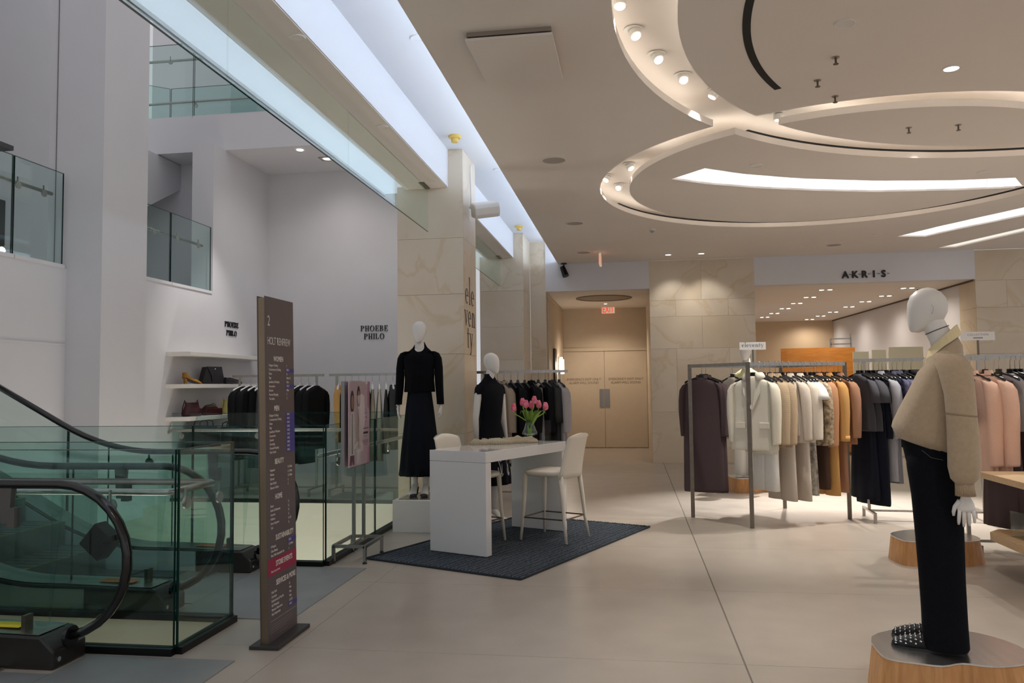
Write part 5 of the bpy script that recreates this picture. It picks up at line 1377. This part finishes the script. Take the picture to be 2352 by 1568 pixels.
def garment(name, label, cat, loc, rz, m, L, kind='jacket', sleeve=.58, sw=.205, hem=.22, th=.045, am=.085, seed=0, hanger='b', group=None, extras=(), slr=1., hl=None):
    rnd = random.Random(seed * 13 + 5)
    t = thing(name, label, cat, (loc[0], loc[1], loc[2]), rz, group)
    z0 = -.165 if kind not in ('trousers', 'skirt') else -.225
    k = rnd.choice((5, 7, 9, 6)); ph = rnd.uniform(0, 6)
    lv = [(z + z0,) + tuple(r) for z, *r in body_levels(L, sw, hem, th, kind, am)]
    if kind == 'trousers':
        for s in (-1, 1):
            lv2 = [(q[0], s * (.02 + .45 * q[3] * (1 if i > 1 else .9)), s * .004, q[3] * .56, q[4] * (1.0 if i else .9)) + tuple(q[5:]) for i, q in enumerate(lv)]
            B().eloft(lv2, 28, 2.6, fold=(3, ph + s)).obj('trouser_leg', m, t, smooth=True)
        b = B(); b.eloft([(z0 + .012, 0, 0, .165, .02), (z0 - .03, 0, 0, .168, .022)], 24, 3); b.obj('waistband', m, t)
    else:
        n = 54 if kind != 'skirt' else 63
        B().eloft(lv, n, 2.3, fold=(k if kind != 'skirt' else 9, ph), cap0=True).obj('body', m, t, smooth=True)
    if kind in ('jacket', 'tee') and sleeve:
        for s in (-1, 1):
            q0 = rnd.uniform(-.012, .02)
            if kind == 'jacket':
                zz = [-.055, -.085, -.14, -.26, -.4, -.52, -sleeve - .05, -sleeve - .07]
                xs = [sw * .78, sw * .98, sw + .022, sw + .035, sw + .038, sw + .034, sw + .03, sw + .029]
                ra = [.03, .05, .06, .062, .06, .055, .05, .047]
                rb = [.035, .05, .062, .064, .062, .06, .056, .052]
                lv3 = [(z + z0, s * x, q0 * i / 4, a * .62 * slr, c * slr, 0, .03) for i, (z, x, a, c) in enumerate(zip(zz, xs, ra, rb))]
            else:
                zz = [-.055, -.085, -.14, -.2, -sleeve - .05]
                xs = [sw * .78, sw * .98, sw + .03, sw + .055, sw + .07]
                lv3 = [(z + z0, s * x, 0, a * .62, c, 0, .02) for z, x, a, c in zip(zz, xs, [.03, .05, .065, .07, .075], [.035, .05, .066, .072, .076])]
            B().eloft(lv3, 18, 2.2, fold=(4, ph)).obj('sleeve', m, t, smooth=True)
    for e in extras:
        if e == 'collar':
            rs = []
            for i in range(17):
                a = RAD(-60 + 300 * i / 16); c, s_ = cos(a), sin(a)
                x, y = .058 * c, .045 * s_
                rs.append([(x, y, z0 - .0), (x * 1.02, y * 1.02, z0 + .035), (x * 1.3, y * 1.4, z0 - .008), (x * 1.1, y * 1.1, z0 - .004)])
            B().rings(rs).obj('collar', m, t)
        if e == 'lapel':
            for s in (-1, 1):
                f = -th - .004
                B().add([(s * .035, -.035, z0 + .02), (s * .085, -.045, z0 - .03), (s * .095, f - .01, z0 - .16), (s * .012, f - .012, z0 - .34), (s * .0, f - .006, z0 - .34), (s * .03, f, z0 - .12)], [(0, 1, 2, 5), (5, 2, 3, 4)]).obj('lapel', m, t)
        if e == 'pockets':
            for s in (-1, 1):
                B().box(s * .13 - .055, s * .13 + .055, -th * 1.06 - .012, -th * .9, z0 - .54, z0 - .48).obj('pocket_flap', m, t, bevel=.003)
        if e == 'hood':
            rs = []
            for i in range(15):
                a = RAD(-55 + 290 * i / 14); c, s_ = cos(a), sin(a)
                rs.append([(.06 * c, .05 * s_, z0 + .03), (.095 * c, .09 * s_ + .01, z0 + .045), (.13 * c, .11 * s_ + .02, z0 - .01), (.1 * c, .08 * s_, z0 - .045)])
            B().rings(rs).obj('hood', m, t, smooth=True)
        if e == 'cuffs':
            for s in (-1, 1):
                B().eloft([(z0 - sleeve - .02, s * (sw + .03), 0, .036, .058), (z0 - sleeve - .08, s * (sw + .03), 0, .034, .056)], 16).obj('cuff', m, t, smooth=True)
        if e == 'yoke':
            B().prism([(-.17, z0 - .13), (.17, z0 - .13), (.15, z0 - .2), (-.15, z0 - .2)], -th * 1.12 - .004, -th * .9, 'y').obj('chest_yoke', m, t, bevel=.002)
        if e == 'buttons':
            for i in range(4): B().disc((0, -th - .008, z0 - .2 - .11 * i), .008, .006, 10, 'y').obj('button', M_BLACKP, t)
    pr = HB if hanger == 'b' else HW
    if hanger:
        put_hanger(pr, loc, rz, hl or '%s hanger of %s' % ('black' if hanger == 'b' else 'white', label), 'hangers on ' + (group or 'the rails').replace('garments on ', ''))
    return t
def post_rack(name, label, p, q, depth_vec, zr, sec=.035):
    """four post rack: rails p-q and p+d - q+d"""
    pass
RAILZ = 1.73
P1, P2, P3, P4 = Vector((.656, 9.312, 0)), Vector((1.21, 8.662, 0)), Vector((1.794, 10.07, 0)), Vector((2.345, 9.322, 0))
t = thing('clothes_rack', 'grey steel four post clothes rack full of cream and brown garments', 'clothes rack', P2)
def loc_(p, z): return (p.x - P2.x, p.y - P2.y, z)
for p in (P1, P2, P3, P4): B().bar(loc_(p, 0), loc_(p, RAILZ), .042, .022).obj('post', M_STEELD, t)
for a, c in ((P2, P4), (P1, P3), (P1, P2), (P3, P4)): B().bar(loc_(a, RAILZ - .02), loc_(c, RAILZ - .02), .022, .036).obj('rail', M_STEEL, t)
def simple_rack(label, p, q, zr, group='clothes racks', mid=False, foot=.28):
    p = Vector((p[0], p[1], 0)); q = Vector((q[0], q[1], 0)); d = (q - p).normalized(); n = Vector((-d.y, d.x, 0))
    t = thing('clothes_rack', label, 'clothes rack', (p.x, p.y, 0), 0, group)
    L = (q - p).length
    B().bar(Vector((0, 0, zr)) - d * .06, Vector((0, 0, zr)) + d * (L + .06), .022, .036).obj('rail', M_STEEL, t)
    for u in (0.05, L - .05):
        B().bar(d * u + Vector((0, 0, .1)), d * u + Vector((0, 0, zr)), .03, .02).obj('post', M_STEEL, t)
        b = B(); b.bar(d * u - n * foot + Vector((0, 0, .10)), d * u + n * foot + Vector((0, 0, .10)), .03, .02)
        for s in (-1, 1): b.bar(d * u + n * s * (foot - .012) + Vector((0, 0, 0)), d * u + n * s * (foot - .012) + Vector((0, 0, .1)), .03, .02)
        b.obj('foot', M_STEEL, t)
    B().bar(d * .05 + Vector((0, 0, .1)), d * (L - .05) + Vector((0, 0, .1)), .03, .02).obj('base_bar', M_STEEL, t)
    return t
simple_rack('steel clothes rack of dark and grey garments continuing right of the full rack', (2.50, 9.32), (3.75, 9.25), 1.745)
simple_rack('steel clothes rack with pink and brown garments behind the oak table', (2.86, 7.62), (4.6, 7.55), 1.715)
simple_rack('steel clothes rack of black garments behind the glass guard at the left', (-5.72, 10.95), (-4.44, 10.95), 1.70)
simple_rack('steel clothes rack of dark garments between poster and column', (-4.24, 10.95), (-3.0, 10.95), 1.70)
simple_rack('steel clothes rack behind the black dress mannequin', (-2.02, 10.62), (-.90, 10.62), 1.70)

def fab(name, c, var=.025, rough=.85, scale=60): return mat(name, S(*c), rough, var=var, scale=scale, bump=.12, bscale=220, spec=.2)
F_CREAM = fab('fab_cream', (226, 220, 204)); F_CREAM2 = fab('fab_ivory', (218, 212, 194)); F_WHITE = fab('fab_white', (228, 226, 220))
F_TWEED = weave_mat('fab_tweed', S(176, 152, 122), S(204, 184, 156), 55, .6, 'Z'); F_GREIGE = fab('fab_greige', (202, 190, 176)); F_ECRU = fab('fab_ecru', (216, 206, 190))
F_PRINT = mat('fab_print', S(206, 184, 150), .8, col2=S(92, 74, 58), scale=26, bump=.3, bscale=90); F_RUST = fab('fab_rust', (182, 134, 98)); F_CAMEL = fab('fab_camel', (192, 146, 88)); F_DKBR = fab('fab_dark_brown', (74, 54, 44))
F_BROWN = fab('fab_brown', (158, 118, 92)); F_CHAR = fab('fab_charcoal', (74, 74, 80)); F_NAVY = fab('fab_navy', (20, 24, 36)); F_GREY = fab('fab_grey', (148, 148, 154)); F_GREYD = fab('fab_mid_grey', (112, 112, 118))
F_NPRT = mat('fab_navy_print', S(34, 34, 66), .8, col2=S(86, 84, 110), scale=40); F_TAUPE = fab('fab_taupe', (84, 74, 72)); F_PINK = fab('fab_pink', (222, 182, 160)); F_BLACK = fab('fab_black', (18, 18, 20)); F_STONE = fab('fab_stone', (172, 158, 142))
F_DARKG = fab('fab_dark_grey', (58, 58, 58)); F_LGREY = fab('fab_light_grey', (166, 162, 164)); F_MAUVE = fab('fab_aubergine', (84, 70, 72)); F_SKPR = mat('fab_skirt_print', S(212, 206, 194), .8, col2=S(110, 104, 98), scale=18)

# ---- rack A, front rail, left to right
DA = (P4 - P2).normalized(); LA = (P4 - P2).length
AZ = math.atan2(DA.y, DA.x)
GA = 'garments on the full front rail'
A = [  # u, kind, material, length, options, label
    (.035, 'jacket', F_CREAM, .77, dict(extras=('hood', 'lapel', 'pockets'), rz=.55, sleeve=.62, hem=.24, sw=.22), 'cream hooded blazer hung at the front end of the full rail', 'blazer'),
    (.11, 'jacket', F_CREAM2, .80, dict(extras=('collar',), sleeve=.63, rz=.1), 'ivory jacket directly behind the cream hooded blazer', 'jacket'),
    (.17, 'trousers', F_WHITE, 1.13, dict(hem=.16), 'long white trousers hanging behind the ivory jacket', 'trousers'),
    (.25, 'jacket', F_TWEED, .74, dict(extras=('collar',), sleeve=.64), 'first beige tweed knit jacket from the left', 'jacket'),
    (.33, 'jacket', F_TWEED, .74, dict(extras=('collar',), sleeve=.64), 'second beige tweed knit jacket from the left', 'jacket'),
    (.38, 'trousers', F_GREIGE, 1.24, dict(hem=.19), 'left of two wide greige trousers under the pale coats', 'trousers'),
    (.42, 'sleeveless', F_ECRU, .62, dict(), 'ecru sleeveless top between tweed jacket and pale coats', 'top'),
    (.50, 'jacket', F_GREIGE, .70, dict(extras=('collar',), sleeve=.60), 'left of two pale greige long sleeved coats', 'coat'),
    (.57, 'trousers', F_GREIGE, 1.25, dict(hem=.19), 'right of two wide greige trousers under the pale coats', 'trousers'),
    (.63, 'jacket', F_ECRU, .70, dict(extras=('collar',), sleeve=.60, slr=1.15), 'right of two pale coats, with fuller sleeves', 'coat'),
    (.68, 'skirt', F_SKPR, 1.20, dict(hem=.19), 'pale skirt with dark line print at its hem', 'skirt'),
    (.72, 'tee', F_WHITE, .62, dict(sleeve=.2), 'white short sleeved tee next to the patterned blouse', 'tee'),
    (.80, 'jacket', F_PRINT, .74, dict(sleeve=.66), 'beige blouse with dark squiggle pattern', 'blouse'),
    (.85, 'trousers', F_DKBR, 1.15, dict(hem=.15), 'dark brown trousers below the patterned blouse', 'trousers'),
    (.89, 'jacket', F_RUST, .76, dict(extras=('collar',), sleeve=.68), 'rust orange blouse beside the patterned one', 'blouse'),
    (.96, 'trousers', F_CAMEL, 1.22, dict(hem=.17), 'camel trousers hanging next to the camel overshirt', 'trousers'),
    (1.03, 'jacket', F_CAMEL, .70, dict(extras=('collar', 'yoke', 'cuffs'), sleeve=.62), 'camel overshirt with chest pocket yoke', 'overshirt'),
    (1.13, 'skirt', F_BROWN, 1.20, dict(hem=.15, am=.02), 'brown straight skirt under the brown jacket', 'skirt'),
    (1.19, 'jacket', F_BROWN, .74, dict(extras=('collar',), sleeve=.60), 'brown wool jacket at the right end of the full rail', 'jacket')]
for i, (u, kind, m, L, op, lb, cat) in enumerate(A):
    p = P2 + DA * (u + .03)
    op = dict(op); jr = op.pop('rz', 0) + random.uniform(-.03, .03)
    garment({'jacket': 'jacket', 'coat': 'coat', 'trousers': 'trousers', 'skirt': 'skirt', 'tee': 'tee_shirt', 'sleeveless': 'top'}[kind], lb, cat, (p.x, p.y, RAILZ + .01), AZ - pi / 2 + jr, m, L, kind, seed=i, group=GA, **op)
# back rail: dark coats seen from behind
DB = (P3 - P1).normalized(); AB_ = math.atan2(DB.y, DB.x)
for i, (u, lb, jr) in enumerate(((.17, 'dark taupe long coat at the left end of the rear rail', .62), (.23, 'second dark taupe long coat half hidden on the rear rail', .5))):
    p = P1 + DB * u
    garment('coat', lb, 'coat', (p.x, p.y, RAILZ + .01), AB_ - pi / 2 + jr, F_MAUVE, 1.30, 'jacket', sleeve=.60, hem=.235, am=.015, seed=40 + i, group='garments on the rear rail', extras=('collar',))
for i, (u, lb, m) in enumerate(((.62, 'pale jacket on the rear rail behind the tweed jackets', F_ECRU), (.95, 'sand jacket on the rear rail behind the pale coats', F_STONE), (1.2, 'brown jacket on the rear rail at its right end', F_BROWN))):
    p = P1 + DB * u
    garment('jacket', lb, 'jacket', (p.x, p.y, RAILZ + .01), AB_ - pi / 2, m, .72, 'jacket', seed=50 + i, group='garments on the rear rail')
# ---- rack B
GB = 'garments on the dark rail'
RBX = [(.03, 'tee', F_CHAR, .62, dict(sleeve=.26), 'left charcoal short sleeved top on the dark rail', 'top'),
       (.13, 'tee', F_CHAR, .62, dict(sleeve=.26), 'right charcoal short sleeved top on the dark rail', 'top'),
       (.08, 'skirt', F_NAVY, 1.30, dict(hem=.21, am=.06), 'left long navy pleated skirt on the dark rail', 'skirt'),
       (.20, 'sleeveless', F_NAVY, 1.42, dict(hem=.23, am=.07, sw=.19), 'long navy pleated sleeveless dress', 'dress'),
       (.27, 'sleeveless', F_NAVY, .70, dict(), 'navy sleeveless top beside the grey blazer', 'top'),
       (.35, 'jacket', F_GREY, .70, dict(extras=('collar', 'lapel'), sleeve=.62), 'light grey blazer on the dark rail', 'blazer'),
       (.40, 'trousers', F_GREY, 1.10, dict(hem=.15), 'light grey trousers under the grey blazer', 'trousers'),
       (.47, 'skirt', F_GREYD, 1.12, dict(hem=.17, am=.04), 'mid grey long skirt right of the grey blazer', 'skirt'),
       (.56, 'jacket', F_NPRT, .72, dict(extras=('collar',), sleeve=.62), 'left navy printed shirt on the dark rail', 'shirt'),
       (.63, 'jacket', F_NPRT, .72, dict(extras=('collar',), sleeve=.62), 'right navy printed shirt on the dark rail', 'shirt'),
       (.72, 'jacket', F_BLACK, .80, dict(sleeve=.6), 'black jacket on the dark rail behind the sweater mannequin', 'jacket'),
       (.85, 'jacket', F_BLACK, .80, dict(extras=('hood',), sleeve=.6), 'black hooded jacket peeking out at the sweater mannequin front', 'jacket'),
       (1.05, 'jacket', F_CHAR, .80, dict(sleeve=.6), 'charcoal jacket on the dark rail hidden by the sweater mannequin', 'jacket')]
for i, (u, kind, m, L, op, lb, cat) in enumerate(RBX):
    p = Vector((2.47, 9.325, 0)).lerp(Vector((3.75, 9.25, 0)), u * .66 / 1.28)
    garment({'jacket': 'jacket', 'trousers': 'trousers', 'skirt': 'skirt', 'tee': 'tee_shirt', 'sleeveless': 'dress' if cat == 'dress' else 'top'}[kind], lb, cat, (p.x, p.y, 1.755), RAD(-62) + random.uniform(-.03, .03), m, L, kind, seed=70 + i, group=GB, **dict(op))
# ---- rack C
GC = 'garments on the pink and brown rail'
RC = [(-.03, 'sleeveless', F_NPRT, .42, dict(sw=.15), 'navy top at the left end of the pink and brown rail', 'top'), (.10, 'jacket', F_PINK, .86, dict(extras=('collar',), sleeve=.72, slr=1.3), 'left pale pink gathered blouse', 'blouse'),
      (.22, 'jacket', F_PINK, .86, dict(extras=('collar',), sleeve=.72, slr=1.3), 'right pale pink gathered blouse', 'blouse'), (.33, 'skirt', F_MAUVE, 1.28, dict(hem=.21), 'left long aubergine brown skirt', 'skirt'),
      (.46, 'sleeveless', F_MAUVE, 1.36, dict(hem=.22, sw=.17), 'aubergine brown slip dress', 'dress'), (.42, 'sleeveless', F_LGREY, .5, dict(sw=.16), 'pale grey camisole with dark straps', 'top'),
      (.58, 'jacket', F_LGREY, .8, dict(extras=('collar',), sleeve=.6), 'pale grey satin shirt cut by the right picture edge', 'shirt'), (.70, 'jacket', F_LGREY, .8, dict(sleeve=.6), 'grey satin blouse beyond the right picture edge', 'blouse'), (.5, 'skirt', F_DKBR, 1.25, dict(hem=.2), 'right long dark brown skirt', 'skirt')]
for i, (u, kind, m, L, op, lb, cat) in enumerate(RC):
    p = Vector((2.88, 7.62, 0)).lerp(Vector((4.6, 7.55, 0)), u / 1.72)
    garment({'jacket': 'blouse', 'skirt': 'skirt', 'sleeveless': 'dress' if cat == 'dress' else 'top'}[kind], lb, cat, (p.x, p.y, 1.725), RAD(-64) + random.uniform(-.04, .04), m, L, kind, seed=100 + i, group=GC, **dict(op))
# ---- rails behind the guards
onum = ['first', 'second', 'third', 'fourth', 'fifth', 'sixth', 'seventh', 'eighth', 'ninth', 'tenth', 'eleventh', 'twelfth', 'thirteenth', 'fourteenth']
def row(n, x0, x1, y, z, spec, gl, grp, rz, seed):
    for i in range(n):
        kind, m, L, han, adj, cat, op = spec(i)
        x = x0 + (x1 - x0) * i / (n - 1)
        garment({'jacket': 'coat' if L > .85 else 'jacket', 'trousers': 'trousers', 'skirt': 'skirt', 'sleeveless': 'dress', 'tee': 'tee_shirt'}[kind], '%s %s, %s from the left on %s' % (adj, cat, onum[i], gl), cat, (x, y, z), rz + random.uniform(-.04, .04), m, L, kind, seed=seed + i, hanger=han, group=grp, hl='%s hanger %s from the left on %s' % ('white' if han == 'w' else 'black', onum[i], gl), **op)
def sp1(i):
    return [('jacket', F_BLACK, 1.05, 'w', 'black', 'coat', {}), ('jacket', F_BLACK, .95, 'w', 'black', 'coat', {}), ('trousers', F_BLACK, 1.1, 'w', 'black', 'trousers', dict(hem=.15)), ('trousers', F_DARKG, 1.1, 'w', 'dark grey', 'trousers', dict(hem=.15)),
            ('trousers', F_DKBR, 1.1, 'w', 'dark brown', 'trousers', dict(hem=.15)), ('jacket', F_BLACK, .95, 'w', 'black', 'jacket', {}), ('jacket', F_BLACK, .8, 'w', 'black', 'jacket', {}), ('jacket', F_BLACK, .8, 'w', 'black', 'jacket', {}),
            ('jacket', F_BLACK, 1.1, 'w', 'black', 'coat', {}), ('jacket', F_BLACK, 1.1, 'w', 'black', 'coat', {}), ('jacket', F_BLACK, .9, 'w', 'black', 'jacket', {})][i]
row(11, -5.62, -4.50, 10.95, 1.71, sp1, 'the left rack behind the guard', 'garments on the left black rail', RAD(-104), 130)
def sp2(i):
    return [('jacket', F_CAMEL, .8, 'w', 'camel', 'jacket', {}), ('jacket', F_BLACK, 1.0, 'w', 'black', 'coat', {}), ('jacket', F_BLACK, .9, 'w', 'black', 'jacket', {}), ('jacket', F_BLACK, 1.1, 'w', 'black', 'coat', {}), ('jacket', F_BLACK, .9, 'w', 'black', 'jacket', {}),
            ('trousers', F_STONE, 1.0, 'w', 'stone grey', 'trousers', dict(hem=.15)), ('trousers', F_GREIGE, 1.0, 'w', 'greige', 'trousers', dict(hem=.15)), ('skirt', F_DARKG, .9, 'w', 'dark grey', 'skirt', dict(hem=.17)),
            ('jacket', F_DARKG, .9, 'w', 'dark grey', 'jacket', {}), ('jacket', F_DARKG, .9, 'w', 'dark grey', 'jacket', {}), ('jacket', F_BLACK, .9, 'w', 'black', 'jacket', {}), ('jacket', F_BLACK, .9, 'w', 'black', 'jacket', {})][i]
row(12, -4.16, -3.05, 10.95, 1.71, sp2, 'the rack between poster and column', 'garments on the poster side rail', RAD(-72), 150)
def sp3(i):
    return [('jacket', F_BLACK, 1.0, 'b', 'black', 'coat', {}), ('jacket', F_BLACK, 1.0, 'b', 'black', 'coat', {}), ('jacket', F_STONE, 1.05, 'b', 'stone', 'coat', dict(extras=('collar', 'lapel'))), ('jacket', F_STONE, 1.05, 'b', 'stone', 'coat', dict(extras=('collar', 'lapel'))),
            ('sleeveless', F_BLACK, 1.1, 'b', 'black', 'dress', dict(sw=.17)), ('jacket', F_BLACK, .9, 'b', 'black', 'jacket', {}), ('sleeveless', F_BLACK, 1.1, 'b', 'black', 'dress', dict(sw=.17)), ('jacket', F_BLACK, 1.0, 'b', 'black', 'coat', dict(extras=('collar',))),
            ('skirt', F_LGREY, .95, 'b', 'light grey', 'skirt', dict(hem=.16)), ('jacket', F_BLACK, .7, 'b', 'black', 'jacket', {}), ('jacket', F_DARKG, .98, 'b', 'dark grey', 'coat', dict(sleeve=.45, extras=('collar',))), ('jacket', F_LGREY, .9, 'b', 'light grey', 'shirt', {})][i]
row(12, -1.98, -.96, 10.62, 1.71, sp3, 'the rack behind the black dress mannequin', 'garments on the table side rail', RAD(-62), 170)
# ---- card holders on the racks
def rack_card(loc, w_, h_, label, kind, rz=0):
    t = thing('rack_sign', label, 'sign', loc, rz, 'cards on the racks')
    B().bar((0, 0, 0), (0, 0, .131), .014).obj('stem', M_STEELD, t)
    B().box(-w_ / 2, w_ / 2, -.006, .002, .13, .13 + h_).obj('card', mat('card_white', S(226, 224, 222), .6), t)
    if kind == 'e':
        b = B(); serif_line(b, 'eleventy', .052, 0, .13 + h_ * .36, .001, lambda x, y, d: (x, -.0061 - d, y), True, 1., .06); b.obj('lettering', M_LETTER, t)
    else:
        B().box(-.04, .04, -.0064, -.0061, .13 + h_ * .2, .13 + h_ * .2 + .012).obj('print_line', mat('grey_print', S(150, 146, 148), .6), t)
        for i, s_ in enumerate(('COLLECTION',)):
            m = textmesh(s_, .026, .0005, 0, .9, 'CENTER', 1.3); m.materials.append(mat('grey_print', S(150, 146, 148), .6)); o = bpy.data.objects.new('lettering', m); COL.objects.link(o); o.parent = t
            o.location = (0, -.0068, .13 + h_ * (.55 - .36 * i)); o.rotation_euler = (pi / 2, 0, 0)
pc = P2 + DA * .07
rack_card((pc.x, pc.y, RAILZ), .27, .08, 'white brand card on a stem above the cream hooded blazer', 'e', .05)
rack_card((3.05, 7.61, 1.733), .28, .075, 'white collection card on a stem behind the sweater mannequin', 'c', .0)
